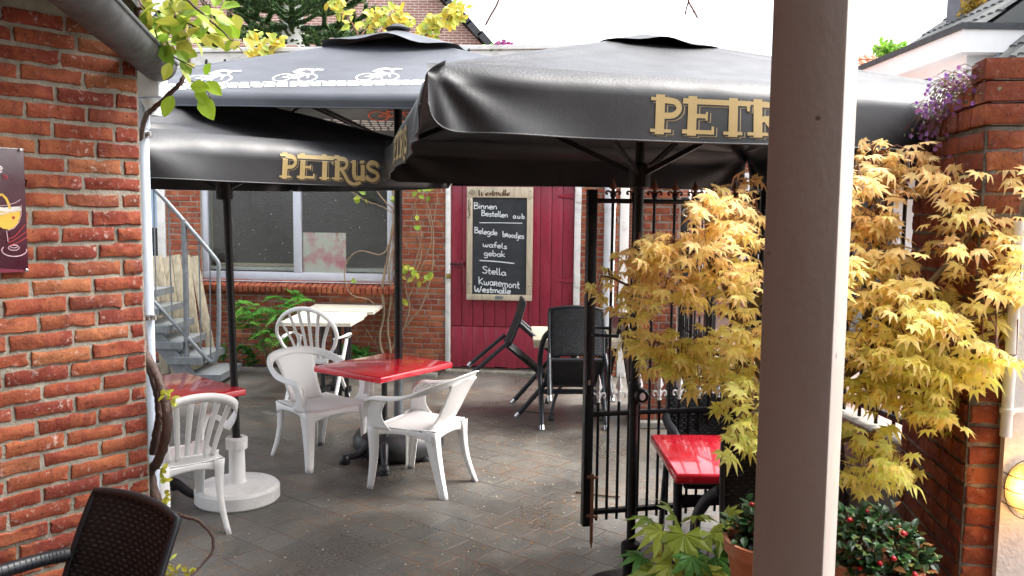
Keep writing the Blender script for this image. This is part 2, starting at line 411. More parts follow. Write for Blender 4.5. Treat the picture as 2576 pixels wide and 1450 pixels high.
# ================================================================ BRICKWORK
def subtract(segs, a, b):
    out = []
    for s0, s1 in segs:
        if b <= s0 or a >= s1: out.append((s0, s1)); continue
        if a > s0: out.append((s0, a))
        if b < s1: out.append((b, s1))
    return out
def brickwork(mb, O, U, N, L, z0, z1, bl=.205, bh=.062, j=.011, openings=(), proud=.006, chamf=.004, seed=1, u0=0, fine=False, header=0, thick=.22, back=True):
    """real bricks, one by one, standing a few mm proud of a mortar slab"""
    rs = random.Random(seed); O = Vector((O[0], O[1], 0)); U = Vector((U[0], U[1], 0)); N = Vector((N[0], N[1], 0)); Z = Vector((0, 0, 1))
    def P(u, z, d): return O + U * u + Z * z + N * d
    if back:
        us = sorted({u0, L} | {x for o in openings for x in o[:2] if u0 < x < L}); zs = sorted({z0, z1} | {x for o in openings for x in o[2:] if z0 < x < z1})
        for i in range(len(us) - 1):
            for k in range(len(zs) - 1):
                cu, cz = (us[i] + us[i + 1]) / 2, (zs[k] + zs[k + 1]) / 2
                if any(o[0] < cu < o[1] and o[2] < cz < o[3] for o in openings): continue
                a, b, c, d = us[i], us[i + 1], zs[k], zs[k + 1]
                vs = [P(u, z, q) for q in (-thick, 0) for (u, z) in ((a, c), (b, c), (b, d), (a, d))]
                mb.add(vs, [(4, 5, 6, 7), (3, 2, 1, 0), (0, 1, 5, 4), (1, 2, 6, 5), (2, 3, 7, 6), (3, 0, 4, 7)], 1)
    nrow = int((z1 - z0) / bh) + 1
    for r in range(nrow):
        c0, c1 = z0 + r * bh + j / 2, z0 + (r + 1) * bh - j / 2
        if c1 > z1 + .002: continue
        segs = [(u0, L)]
        for o in openings:
            if o[2] < c1 - .01 and o[3] > c0 + .01: segs = subtract(segs, o[0], o[1])
        x = u0 - (bl / 2 if r % 2 else 0) + rs.uniform(-.015, .015)
        while x < L:
            ln = bl * (1 + rs.uniform(-.05, .05))
            if rs.random() < header: ln *= .5
            for s0, s1 in segs:
                a, b = max(x, s0) + j / 2, min(x + ln, s1) - j / 2
                if b - a < .02: continue
                pr = proud + rs.uniform(-.003, .003); dz0, dz1 = rs.uniform(-.0035, .0035), rs.uniform(-.0035, .0035)
                loop = [(a, c0 + dz0), (b, c0 + dz0 * .5), (b, c1 + dz1), (a, c1 + dz1 * .5)]
                if fine:
                    lp = []
                    for q in range(4):
                        (ua, za), (ub, zb) = loop[q], loop[(q + 1) % 4]
                        k = 7 if q % 2 == 0 else 3
                        for t_ in range(k):
                            t = t_ / k; e = .0028 + (.006 if rs.random() < .04 else 0)
                            lp.append((ua + (ub - ua) * t + rs.uniform(-e, e), za + (zb - za) * t + rs.uniform(-e, e)))
                    loop = lp
                n = len(loop); mu = sum(p[0] for p in loop) / n; mz = sum(p[1] for p in loop) / n
                ca = chamf * rs.uniform(.7, 1.5)
                inn = []
                for (u, z) in loop:
                    du, dz = mu - u, mz - z
                    inn.append((u + math.copysign(min(abs(du), ca), du), z + math.copysign(min(abs(dz), ca), dz)))
                vs = [P(u, z, -.012) for u, z in loop] + [P(u, z, pr - chamf * .8) for u, z in loop] + [P(u, z, pr + rs.uniform(-.0012, .0012)) for u, z in inn]
                fs = []
                for q in range(n):
                    q2 = (q + 1) % n
                    fs.append((q, q2, n + q2, n + q)); fs.append((n + q, n + q2, 2 * n + q2, 2 * n + q))
                fs.append(tuple(2 * n + q for q in range(n)))
                mb.add(vs, fs, 0)
            x += ln
    return P

# ---------------------------------------------------------------- near left wall
NWP = Vector((-1.372, 3.10, 0)); NWU = Vector((.616, .788, 0)); NWN = Vector((.788, -.616, 0))
t_near = thing('brick_wall', 'orange red brick wall with pale mortar at the left, ending in a corner', 'wall', NWP)
b = MB(); O = NWP - NWU * 1.6
brickwork(b, O, NWU, NWN, 1.6, 0, 2.54, bl=.203, bh=.0595, j=.0135, seed=4, fine=True, proud=.007, thick=.25)
b.build('wall', [M['brick_near'], M['mortar']], t_near, smooth=40)
# gutter on the eaves with hopper and pipe
t_gut = thing('rain_gutter', 'weathered grey half round gutter over the left brick wall with white box under its end', 'gutter', (-1.3, 3.1, 2.4))
b = MB(); g0, g1 = atY(236, 8, 2.30), atY(398, 160, 3.30)
g1 = Vector((g1.x, g1.y, g1.z)); dirg = (g1 - g0).normalized(); g0 = g0 - dirg * 1.0
side = dirg.cross(Vector((0, 0, 1))).normalized(); upg = side.cross(dirg)
def half_ring(p, r):
    return [p + side * (math.cos(a) * r) + upg * (math.sin(a) * r) for a in [math.pi + math.pi * k / 12 for k in range(13)]]
r0 = .070
A, Bq = half_ring(g0, r0), half_ring(g1, r0); Ai, Bi = half_ring(g0, r0 - .004), half_ring(g1, r0 - .004)
n = 13; vs = A + Bq + Ai + Bi; fs = [(k, k + 1, n + k + 1, n + k) for k in range(12)] + [(2 * n + k + 1, 2 * n + k, 3 * n + k, 3 * n + k + 1) for k in range(12)]
fs += [(0, n, 3 * n, 2 * n), (12, 2 * n + 12, 3 * n + 12, n + 12)]
b.add(vs, fs); b.add([g1 + dirg * .004 + (p - g1) for p in Bq], [tuple(range(13))]); b.add([g1 - dirg * .004 + (p - g1) for p in Bq], [tuple(range(13))])
b.build('trough', M['gutter'], t_gut, smooth=40)
b = MB()
for s_ in (-1, 1):
    b.tube([g0 + side * s_ * r0, g1 + side * s_ * r0], .007, 6)
b.build('bead', M['gutter'], t_gut, smooth=60)
hp = atY(381, 212, 3.33)
b = MB(); b.bbox(hp, (.095, .09, .105), .006); b.lathe([(.045, -.03), (.03, -.06), (.03, -.09)], hp + Vector((-.005, .02, -.03)), 16)
b.build('hopper', M['pvc'], t_gut, smooth=40)
b = MB(); pp = atY(357, 300, 3.37)
b.tube([(pp.x, pp.y, hp.z - .05), (pp.x + .003, pp.y, 0)], .024, 16)
b.tube([(pp.x, pp.y, hp.z - .09), (pp.x, pp.y, hp.z - .17)], .029, 16)
pb = b.build('downpipe', M['pvc_blue'], t_gut, smooth=50)
for zz in (1.4, 2.13):
    b = MB()
    b.tube([(pp.x, pp.y, zz), (pp.x, pp.y, zz + .02)], .028, 14); b.lathe([(.0, -.012), (.011, -.008), (.011, .01), (0, .014)], (pp.x + .036, pp.y - .02, zz + .01), 10)
    b.build('pipe_clip', M['steel'], pb, smooth=50)

b = MB(); b.prism([(g0.x, g0.y, 2.55), (g1.x - .02, g1.y, 2.55), (-3.4, 3.5, 2.55), (-3.4, g0.y, 2.55)], (0, 0, .12)); tag(b.build('eaves_roof', M['slate']), 'slate eaves of the left house above the gutter', 'roof')
# ---------------------------------------------------------------- far building: wall, window, fascia
WA = R(6.0); WU = Vector((math.cos(WA), -math.sin(WA), 0)); WN = Vector((-math.sin(WA), -math.cos(WA), 0))
WP = atZ(1288, 940, 0)
def wp(px, py, off=0): return onP(px, py, WP + WN * off, WN)
def wu(px, py=700): return (wp(px, py) - WP).dot(WU)
def wz(px, py): return wp(px, py).z
def W3(u, z, d=0): return WP + WU * u + WN * d + Vector((0, 0, z))
RW = Matrix((WU, -WN, Vector((0, 0, 1)))).transposed()
def wbox(b, u0, u1, z0, z1, d0, d1, bev=0, mi=0):
    c = W3((u0 + u1) / 2, (z0 + z1) / 2, (d0 + d1) / 2); s = (abs(u1 - u0), abs(d1 - d0), abs(z1 - z0))
    if bev: b.bbox(c, s, bev, RW, 2, mi)
    else: b.box(c, s, RW, mi)
t_b = thing('back_building', 'red brick outbuilding across the back of the yard with wide window and white roof edge', 'building', WP)
uL, uR = wu(180), wu(1556)
win = (wu(509), wu(988), wz(750, 708), 2.32)
dr = (wu(1121), wu(1459), -.01, 2.20)
lw = (wu(300), wu(421), .25, 2.5)
b = MB()
brickwork(b, WP, WU, WN, uR, 0, 3.28, bl=.215, bh=.0645, j=.012, openings=[win, dr, lw], seed=11, u0=uL, proud=.005, thick=.3)
wallb = b.build('wall', [M['brick_far'], M['mortar']], t_b)
b = MB(); wbox(b, uL, uR, 3.282, 3.61, -.3, .18, .01); wbox(b, uL - .02, uR + .02, 3.613, 3.66, -.3, .21, .006)
b.build('fascia', M['white_paint'], t_b)
b = MB(); wbox(b, uL, uR, 3.40, 3.50, -7, -.302); b.build('roof', M['slate'], t_b)
# brick sill on edge
b = MB(); rs = random.Random(3); u = win[0] - .03
while u < win[1] + .06:
    wd = .062 + rs.uniform(-.004, .004)
    m = RW @ Matrix.Rotation(R(14), 3, 'X')
    b.bbox(W3(u + wd / 2, win[2] - .062 + rs.uniform(-.004, .004), .035 + rs.uniform(-.006, .006)), (wd - .008, .2, .075), .006, m)
    u += wd + .004
b.build('window_sill', M['brick_far'], t_b, smooth=40)
# window
wf = MB(); fw = .06
for (a0, a1, zz0, zz1) in ((win[0], win[1], win[2], win[2] + .10), (win[0], win[1], win[3] - .06, win[3]), (win[0], win[0] + .065, win[2] + .102, win[3] - .062), (win[1] - .07, win[1], win[2] + .102, win[3] - .062)):
    wbox(wf, a0, a1, zz0, zz1, -.10, -.02, .006)
um = wu(747); wbox(wf, um - .045, um + .045, win[2] + .102, win[3] - .062, -.098, -.018, .006)
wbox(wf, win[0] - .01, win[1] + .01, win[2] - .012, win[2] - .001, -.09, .03, .003)
alu = pm('aluminium', (.56, .58, .64), .4, .08, 10, .05, metal=.15, dirt=(.4, .4, .42), dirtscale=5)
wfo = wf.build('window', alu, t_b, smooth=40)
t = NT('hammered_glass')
vn = t.n('ShaderNodeTexVoronoi', i_Scale=55.0); t.l(t.tc.outputs['Object'], vn.inputs['Vector'])
nn = t.noise(30, 4, .6)
bb = t.bump(vn.outputs['Distance'], .35, .006, t.bump(nn.outputs[0], .2, .006))
gl = t.n('ShaderNodeBsdfGlossy', i_Roughness=.10); gl.inputs['Color'].default_value = (.9, .9, .9, 1); t.l(bb, gl.inputs['Normal'])
tp = t.n('ShaderNodeBsdfTransparent'); tp.inputs['Color'].default_value = (.82, .84, .82, 1)
lwt = t.n('ShaderNodeLayerWeight', i_Blend=.35); t.l(bb, lwt.inputs['Normal']); fr_ac = t.ramp(lwt.outputs['Facing'], [(0, .07), (.6, .13), (1, .8)])
mx = t.n('ShaderNodeMixShader'); t.l(fr_ac, mx.inputs[0]); t.l(tp.outputs[0], mx.inputs[1]); t.l(gl.outputs[0], mx.inputs[2])
spk = t.noise(36, 3, .5); df = t.n('ShaderNodeBsdfDiffuse'); df.inputs[0].default_value = (.7, .7, .66, 1)  # pale diffuse specks painted in for the speckled reflections
m2 = t.n('ShaderNodeMixShader'); t.l(t.ramp(spk.outputs[0], [(.725, 0), (.75, .8)]), m2.inputs[0]); t.l(mx.outputs[0], m2.inputs[1]); t.l(df.outputs[0], m2.inputs[2])
t.l(m2.outputs[0], t.out.inputs[0]); M['glass'] = t.m
for (a0, a1) in ((win[0] + .065, um - .046), (um + .046, win[1] - .071)):
    b = MB(); wbox(b, a0, a1, win[2] + .103, win[3] - .063, -.062, -.056); b.build('pane', M['glass'], wfo)
# the room behind the glass
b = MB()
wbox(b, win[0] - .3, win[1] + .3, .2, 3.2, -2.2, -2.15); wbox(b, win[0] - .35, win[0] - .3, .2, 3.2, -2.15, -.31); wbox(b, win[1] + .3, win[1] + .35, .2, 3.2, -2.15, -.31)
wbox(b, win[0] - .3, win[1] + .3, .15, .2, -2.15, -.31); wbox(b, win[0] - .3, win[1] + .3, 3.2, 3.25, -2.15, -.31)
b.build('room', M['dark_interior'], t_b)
b = MB(); wbox(b, win[0], win[1], win[2] + .11, win[2] + .15, -.30, -.12, .005); b.build('inner_sill', M['white_paint'], t_b)
b = MB(); wbox(b, win[0] + .08, um - .1, win[2] + .155, win[2] + .19, -.24, -.20, .005); b.build('ledge_board', M['wood_pale'], t_b)
# blurred picture propped behind the pane
t = NT('pastel_picture'); n1 = t.noise(4.2, 3, .5); n2 = t.noise(7, 3, .5)
cc = t.ramp(n1.outputs[0], [(.38, (.85, .25, .36)), (.46, (.88, .52, .55)), (.54, (.90, .86, .80)), (.66, (.88, .87, .82)), (.78, (.85, .62, .18))])
t.l(t.mix(t.ramp(n2.outputs[0], [(.66, 0), (.74, .7)]), cc, (.5, .08, .03)), t.b.inputs['Base Color'])
pc = MB(); pu0, pu1 = wu(758), wu(866)
wbox(pc, pu0, pu1, wz(800, 688), wz(800, 586), -.078, -.066)
tag(pc.build('picture_panel', t.m), 'blurred pink and white picture panel standing behind the right window pane', 'picture')
# far left glazed opening
lf = MB(); wbox(lf, wu(400), wu(420), .25, 2.5, -.10, .012, .006); wbox(lf, wu(300), wu(400), .25, .33, -.1, 0, .005)
lfo = lf.build('side_window', M['white_paint'], t_b, smooth=40)
b = MB(); wbox(b, wu(300), wu(399.5), 1.62, 2.5, -.06, -.05); tg = NT('painted_sky_glass'); tg.set(Base_Color=(.42, .55, .72, 1), Roughness=.15); b.build('sky_tint_pane', tg.m, lfo)  # upper glass; the reflected sky is painted as its blue base colour
b = MB(); wbox(b, wu(300), wu(399.5), .33, 1.615, -.06, -.05); tg = NT('dark_glass'); tg.set(Base_Color=(.02, .022, .025, 1), Roughness=.1); b.build('pane', tg.m, lfo)
# door
ds0, ds1 = wu(1132), wu(1443)
sp = wz(1288, 825)
dd = MB(); u = ds0 + .003; k = 0
edges = [ds0 + .003 + (ds1 - ds0 - .006) * i / 11 for i in range(12)]
for i in range(11):
    wbox(dd, edges[i] + .0025, edges[i + 1] - .0025, sp + .004, 2.14, -.085, -.045 + (i % 2) * .001, .004)
    wbox(dd, edges[i] + .0008, edges[i + 1] - .0008, .05 + .004 * ((i * 7) % 5), sp - .004, -.085, -.046 + (i % 2) * .0006, .0015)
wbox(dd, ds0 + .01, ds1 - .01, .06, 2.12, -.10, -.088)
dro = dd.build('door', M['door_red'], t_b, smooth=30)
for (py_, ) in ((493,), (706,)):
    b = MB()
    zc = wz(1430, py_)
    pts = [W3(ds1, zc + .035, -.036), W3(ds1 - .19, zc + .008, -.036), W3(ds1 - .19, zc - .008, -.036), W3(ds1, zc - .035, -.036)]
    b.prism(pts, WN * .008); b.build('strap_hinge', M['door_red'], dro)
zb = wz(1145, 665)
b = MB(); wbox(b, ds0 + .02, ds0 + .17, zb - .035, zb + .035, -.043, -.034, .003)
for q in range(3): wbox(b, ds0 + .03 + q * .05, ds0 + .05 + q * .05, zb - .022, zb + .022, -.034, -.010, .003)
b.build('bolt_plate', M['door_red'], dro)
b = MB(); b.tube([W3(ds0 - .07, zb, -.012), W3(ds0 + .15, zb, -.018)], .011, 10); b.build('slide_bolt', M['iron_cast'], dro)
b = MB(); wbox(b, dr[0], ds0, 0, 2.2, -.16, .02, .005); wbox(b, ds1, dr[1], 0, 2.2, -.16, .02, .005); wbox(b, dr[0], dr[1], 2.201, 2.27, -.16, .02, .005)
for py_ in (493, 706):
    zc = wz(1430, py_); wbox(b, ds1 + .012, ds1 + .075, zc - .075, zc + .075, .02, .034, .004)
b.build('door_frame', M['white_paint'], t_b, smooth=30)
b = MB(); wbox(b, dr[0], dr[1], 0, .04, -.2, -.087); wbox(b, dr[0] + .01, dr[1] - .01, -.01, .028, -.05, .09, .008)
b.build('threshold', M['mortar_dark'], t_b)
b = MB(); wbox(b, dr[0], dr[1], .041, 2.2, -.3, -.2); b.build('door_backing', M['dark_interior'], t_b)
# downpipe and white corner board at the right end
b = MB(); c = wp(1531, 700, .07)
b.tube([(c.x, c.y, 0.0), (c.x, c.y, 3.3)], .062, 18); b.tube([(c.x, c.y, 1.90), (c.x, c.y, 1.98)], .068, 18); b.tube([(c.x, c.y, .80), (c.x, c.y, .83)], .067, 18)
b.build('drainpipe', M['pvc'], t_b, smooth=50)
b = MB(); wbox(b, uR + .002, uR + .10, 0, 3.28, -.25, .03, .008); b.build('corner_board', M['white_paint'], t_b, smooth=40)
# low stone kerb at the foot of the wall
b = MB(); u = wu(300)
rs = random.Random(8)
while u < dr[0] - .05:
    ln = min(rs.uniform(.4, .7), dr[0] - .03 - u); wbox(b, u + .005, u + ln - .005, -.02, .045 + rs.uniform(-.01, .01), .26, .36, .01); u += ln
tag(b.build('kerb_stones', M['concrete'], smooth=40), kind='structure')
b = MB(); wbox(b, wu(300), dr[0] - .03, -.02, .022, .0, .26); tag(b.build('planting_bed', M['soil']), kind='structure')
# padlock
zl = zb - .13
t_pl = thing('padlock', 'small brass padlock hanging from the bolt of the red door', 'padlock', W3(ds0 - .015, zl, .02))
b = MB(); wbox(b, ds0 - .04, ds0 + .012, zl - .035, zl + .02, .008, .03, .004); b.build('body', M['brass'], t_pl, smooth=40)
b = MB(); b.tube(catmull([W3(ds0 - .033, zl + .018, .019), W3(ds0 - .033, zl + .06, .015), W3(ds0 - .014, zl + .085, .012), W3(ds0 + .005, zl + .06, .015), W3(ds0 + .005, zl + .018, .019)]), .005, 8); b.build('shackle', M['steel'], t_pl, smooth=60)
# floodlight on the fascia
fl = atY(545, 152, WP.y + .2)
t_fl = thing('floodlight', 'small square floodlight with black frame on the white roof edge', 'floodlight', fl)
b = MB(); S = .10
m = RW @ Matrix.Rotation(R(-20), 3, 'X')
for (dx, dz, sx, sz) in ((0, .09, .24, .025), (0, -.09, .24, .025), (-.11, 0, .025, .16), (.11, 0, .025, .16)): b.box(fl + m @ Vector((dx, 0, dz)), (sx, .05, sz), m)
b.box(fl + m @ Vector((0, .05, 0)), (.2, .06, .15), m)
b.build('housing', M['black_iron'], t_fl)
b = MB(); b.box(fl + m @ Vector((0, .012, 0)), (.19, .006, .15), m); b.build('lens', pm('lens', (.6, .45, .36), .2, .25, 12, 0, metal=.3), t_fl)

# ---------------------------------------------------------------- right: far pier, fence, gate, near pillar
PF = atZ(1650, 1074, 0)           # far pier foot
t_p = thing('brick_pier', 'dark red brick gate pier beyond the open gate leaf', 'pier', PF)
b = MB(); hw = .155
px0 = PF + Vector((-hw, 0, 0))
brickwork(b, (PF.x - hw, PF.y), (1, 0), (0, -1), .31, 0.06, 2.3, bl=.155, bh=.066, j=.012, seed=21, proud=.006, thick=.3)
brickwork(b, (PF.x - hw, PF.y + .3), (0, -1), (-1, 0), .3, 0.06, 2.3, bl=.15, bh=.066, j=.012, seed=22, proud=.006, back=False)
b.build('shaft', [M['brick_dark'], M['mortar_dark']], t_p)
b = MB(); b.bbox(PF + Vector((0, .14, .03)), (.42, .44, .06), .01); b.build('footing', M['concrete'], t_p)
b = MB(); b.bbox(PF + Vector((0, .15, 2.345)), (.42, .42, .08), .015); b.build('cap', M['concrete'], t_p)

NPc = Vector((1.405, 2.52, 0)); NPf = Vector((1.50, 3.14, 0))
pu = (NPf - NPc); pl_ = pu.length; pu.normalize(); pn = Vector((-pu.y, pu.x, 0))
t_n = thing('brick_pillar', 'thick dark red brick pillar on the right with stepped top', 'pillar', NPc)
b = MB()
brickwork(b, NPc, pu, pn, pl_, 0, 2.118, bl=.215, bh=.064, j=.012, seed=31, header=.25, fine=True, proud=.007, thick=.02)
fn_ = Vector((pn.y, -pn.x, 0)) * -1
fn_ = -pu
brickwork(b, NPc, -pn, fn_, .55, 0, 2.118, bl=.215, bh=.064, j=.012, seed=32, header=.3, fine=True, proud=.006, thick=.3)
# core so the pillar is solid
b.prism([NPc + Vector((0, 0, .0)) - pn * .021 + pu * .02, NPc - pn * .5 + pu * .02, NPf - pn * .5, NPf - pn * .021], (0, 0, 2.115), 1)
# end face towards the gate
brickwork(b, NPf - pn * .5, pn, pu, .5, 0, 2.118, bl=.215, bh=.064, j=.012, seed=33, proud=.006, thick=.02)
b.build('shaft', [M['brick_dark'], M['mortar_dark']], t_n, smooth=40)
b = MB(); rs = random.Random(5)
for k, (s0, s1, zz, wd) in enumerate(((-.02, pl_ + .03, 2.12, .34), (-.02, .30, 2.186, .30), (-.02, .12, 2.252, .26))):
    s = s0
    while s < s1 - .03:
        ln = min(rs.uniform(.085, .12), s1 - s)
        o_ = rs.uniform(-.006, .006)
        b.bbox(NPc + pu * (s + ln / 2) - pn * (wd / 2 - .015 + o_) + Vector((0, 0, zz + .033)), (ln - .009, wd, .058), .0035, Matrix((pu, -pn, Vector((0, 0, 1)))).transposed())
        nv_ = 0
        for q_ in range(len(b.v) - 1, -1, -1):
            nv_ += 1
            if nv_ > 96: break
            b.v[q_] = b.v[q_] + Vector((rs.uniform(-.002, .002), rs.uniform(-.002, .002), rs.uniform(-.0025, .0025)))
        s += ln
    b.prism([NPc + pu * (s0 + .01) + Vector((0, 0, zz)) - pn * .01, NPc + pu * (s0 + .01) - pn * (wd - .02) + Vector((0, 0, zz)), NPc + pu * (s1 - .015) - pn * (wd - .02) + Vector((0, 0, zz)), NPc + pu * (s1 - .015) - pn * .01 + Vector((0, 0, zz))], (0, 0, .061), 1)
b.build('coping', [M['brick_dark'], M['mortar_dark']], t_n, smooth=40)

# rendered house wall at the extreme right with pipe and lamp
SW = NPc - pn * .092 - pu * .012
t_s = thing('white_house_wall', 'white rendered house wall at the right edge behind the caged lamp', 'wall', SW)
b = MB(); rm = Matrix((-pn, pu, Vector((0, 0, 1)))).transposed()
b.box(SW - pn * .9 - pu * .012 + Vector((0, 0, .92)), (1.8, .03, 1.84), rm)
b.build('render_coat', M['stucco'], t_s)
b = MB(); pc_ = onP(2549, 800, SW - pu * .06, pu)
b.tube([(pc_.x, pc_.y, 1.20), (pc_.x, pc_.y, 1.84)], .016, 12); b.tube([(pc_.x, pc_.y, 1.27), (pc_.x, pc_.y, 1.285)], .02, 12)
b.bar((pc_.x, pc_.y, 1.277), (pc_.x + .06, pc_.y + .02, 1.277), .012, .012)
b.build('pipe', M['white_paint'], t_s, smooth=50)

# bulkhead lamp
lp = onP(2590, 1236, SW - pu * .085, pu)
t_l = thing('bulkhead_lamp', 'lit oval bulkhead lamp in a wire cage on the white wall', 'lamp', lp)
rl = Matrix((-pn, Vector((0, 0, 1)), -pu)).transposed()
b = MB(); b.lathe([(.0, -.06), (.05, -.06), (.05, -.035), (.045, -.03), (0, -.03)], (0, 0, 0), 28)
b.v = [lp + rl @ Vector((p.x, p.y * 1.38, p.z)) for p in b.v]; b.build('back_plate', M['white_paint'], t_l, smooth=50)
t = NT('ribbed_glass'); wv = t.n('ShaderNodeTexWave', i_Scale=34.0, bands_direction='Z'); t.l(t.tc.outputs['Object'], wv.inputs['Vector'])
g_ = t.n('ShaderNodeBsdfGlossy', i_Roughness=.12); t.l(t.bump(wv.outputs['Fac'], .6, .004), g_.inputs['Normal'])
tr_ = t.n('ShaderNodeBsdfTransparent'); tr_.inputs[0].default_value = (.80, .62, .42, 1)
tl_ = t.n('ShaderNodeBsdfTranslucent'); tl_.inputs[0].default_value = (.95, .75, .45, 1)
m1 = t.n('ShaderNodeMixShader', i_0=.07); t.l(tr_.outputs[0], m1.inputs[1]); t.l(tl_.outputs[0], m1.inputs[2])
m2 = t.n('ShaderNodeMixShader', i_0=.12); t.l(m1.outputs[0], m2.inputs[1]); t.l(g_.outputs[0], m2.inputs[2]); t.l(m2.outputs[0], t.out.inputs[0])
b = MB(); b.lathe([(.056, -.03), (.055, .0), (.046, .022), (.028, .036), (0, .04)], (0, 0, 0), 28)
b.v = [lp + rl @ Vector((p.x, p.y * 1.38, p.z)) for p in b.v]; b.build('glass', t.m, t_l, smooth=180)
b = MB()
b.lathe([(.0, -.024), (.014, -.02), (.021, -.004), (.021, .012), (.01, .026), (0, .03)], (0, 0, 0), 16)
b.v = [lp + rl @ Vector((p.x, p.z * 1.3, p.y * .9)) for p in b.v]
te = NT('bulb_glow'); te.set(Base_Color=(1, .8, .5, 1)); te.b.inputs['Emission Color'].default_value = (1, .66, .25, 1); te.b.inputs['Emission Strength'].default_value = 22
b.build('bulb', te.m, t_l, smooth=180)
b = MB()
for k in range(3):
    yy = (-.045, 0, .045)[k]
    b.tube(catmull([lp + rl @ Vector((-.062, yy, -.03)), lp + rl @ Vector((-.05, yy, .022)), lp + rl @ Vector((0, yy, .05)), lp + rl @ Vector((.05, yy, .022)), lp + rl @ Vector((.062, yy, -.03))]), .0016, 6)
b.tube(catmull([lp + rl @ Vector((0, -.088, -.03)), lp + rl @ Vector((0, -.07, .03)), lp + rl @ Vector((0, 0, .052)), lp + rl @ Vector((0, .07, .03)), lp + rl @ Vector((0, .088, -.03))]), .0016, 6)
ring = [lp + rl @ Vector((.064 * math.cos(a), .09 * math.sin(a), -.012)) for a in [2 * math.pi * k / 24 for k in range(25)]]
b.tube(ring, .0018, 6); b.build('wire_cage', M['iron_cast'], t_l, smooth=60)
ld = bpy.data.lights.new('lamp_light', 'POINT'); ld.energy = .6; ld.color = (1, .62, .28); ld.shadow_soft_size = .03
lo = bpy.data.objects.new('lamp_light', ld); COL.objects.link(lo); lo.parent = t_l; lo.location = wmat(t_l).inverted() @ (lp + rl @ Vector((0, 0, .012)))
lo2 = bpy.data.lights.new('lamp_spill', 'POINT')
bpy.data.lights.remove(lo2)

# iron gates and fence
def spear(b, p, h, dx, wd=.03):
    """fleur spear head: pointed blade, collar and two curled petals, flat-ish like the castings"""
    p = Vector(p); dx = Vector(dx).normalized(); nn = dx.cross(Vector((0, 0, 1)))
    prof = [(.0, .35), (.30, .42), (.62, .52), (.30, .75), (.0, 1.0)]
    z_ = lambda k: Vector((0, 0, h * k))
    L = [p + z_(k) + dx * (wd * a) for a, k in prof]; Rr = [p + z_(k) - dx * (wd * a) for a, k in prof]
    T = [p + z_(k) + nn * (wd * .35 * (1 if a else 0.15)) for a, k in prof]; Bk = [p + z_(k) - nn * (wd * .35 * (1 if a else .15)) for a, k in prof]
    for i in range(4):
        for X, Y in ((L, T), (T, Rr), (Rr, Bk), (Bk, L)):
            b.add([X[i], Y[i], Y[i + 1], X[i + 1]], [(0, 1, 2, 3)])
    b.lathe([(wd * .2, 0), (wd * .34, h * .04), (wd * .2, h * .1), (wd * .2, h * .2), (wd * .36, h * .3), (wd * .2, h * .4)], p, 8)
    for s_ in (-1, 1):
        pts = catmull([p + z_(.12) + dx * s_ * wd * .1, p + z_(.30) + dx * s_ * wd * .5, p + z_(.32) + dx * s_ * wd * .95, p + z_(.2) + dx * s_ * wd * 1.05, p + z_(.17) + dx * s_ * wd * .8], 4)
        b.tube(pts, wd * .16, 6)
def gate(root, P0, P1, ztop, zmid, zbot, nb, post0=.042, post1=.042, silver=True, tail=True, zpost=None):
    P0, P1 = Vector(P0), Vector(P1); d = (P1 - P0); L = d.length; d.normalize(); up = Vector((0, 0, 1))
    zpost = zpost or ztop + .06
    b = MB()
    b.bar(P0 + up * (zbot - .075), P0 + up * zpost, post0, post0, d, .003); b.bar(P1 + up * (zbot - .075), P1 + up * zpost, post1, post1, d, .003)
    for z in (ztop, zmid, zbot): b.bar(P0 + up * z + d * post0 / 2, P1 + up * z - d * post1 / 2, .034, .026, bev=.003)
    b.build('frame', M['black_iron'], root, smooth=40)
    br_ = MB(); smat = M['silver_paint'] if silver else M['black_iron']; tmat = M['rust'] if silver else M['silver_paint']
    for i in range(nb):
        p = P0 + d * (L * (i + 1) / (nb + 1))
        if i % 2 == 0:
            br_.tube([p + up * (zbot - (.05 if tail else 0)), p + up * (zmid + .075)], .0085, 8); sp_ = MB(); spear(sp_, p + up * (zmid + .06), .165, d, .036); sp_.build('spear_head', smat, root, smooth=40)
        else:
            br_.tube([p + up * (zbot - (.05 if tail else 0)), p + up * (ztop + .05)], .0085, 8); st = MB(); spear(st, p + up * (ztop + .02), .10, d, .038); st.build('spear_head', tmat, root, smooth=40)
            br_.lathe([(.009, 0), (.016, .012), (.016, .025), (.009, .04)], p + up * (ztop + .012), 8)
    br_.build('bars', M['black_iron'], root, smooth=50)
    return d
GA = atZ(1483, 1385, 0); GA.z = 0
GA = Vector((.425, 4.52, 0)); GB = Vector((1.36, 4.74, 0))
t_g = thing('iron_gate', 'open black iron gate leaf with small silver spear heads, swung into the yard', 'gate', GA)
dg = gate(t_g, GA, GB, 1.915, .745, .19, 15, .05, .05, True)
b = MB(); b.bbox(GA + Vector((0, -.033, .98)) , (.03, .018, .24), .004); b.build('lock_case', M['black_iron'], t_g, smooth=40)
b = MB(); b.lathe([(.0, 0), (.009, 0), (.009, .003), (0, .003)], (0, 0, 0), 12); b.v = [GA + Vector((p.x, -.043 - p.z, .93 + p.y * 1.8)) for p in b.v]; b.build('keyhole_plate', M['steel'], t_g)
b = MB(); b.tube([GA + Vector((.028, -.04, .42)), GA + Vector((.028, -.04, .035)), GA + Vector((.028, -.04, .0))], [.009, .009, .002], 8)
for z in (.18, .40): b.bar(GA + Vector((-.0, -.03, z)), GA + Vector((.06, -.045, z)), .02, .012)
b.build('drop_bolt', M['rust'], t_g, smooth=40)
b = MB(); hz = 1.165
b.tube([GA + Vector((.01, -.03, hz + .03)), GA + Vector((.02, -.065, hz + .03)), GA + Vector((.15, -.07, hz + .025))], .009, 10)
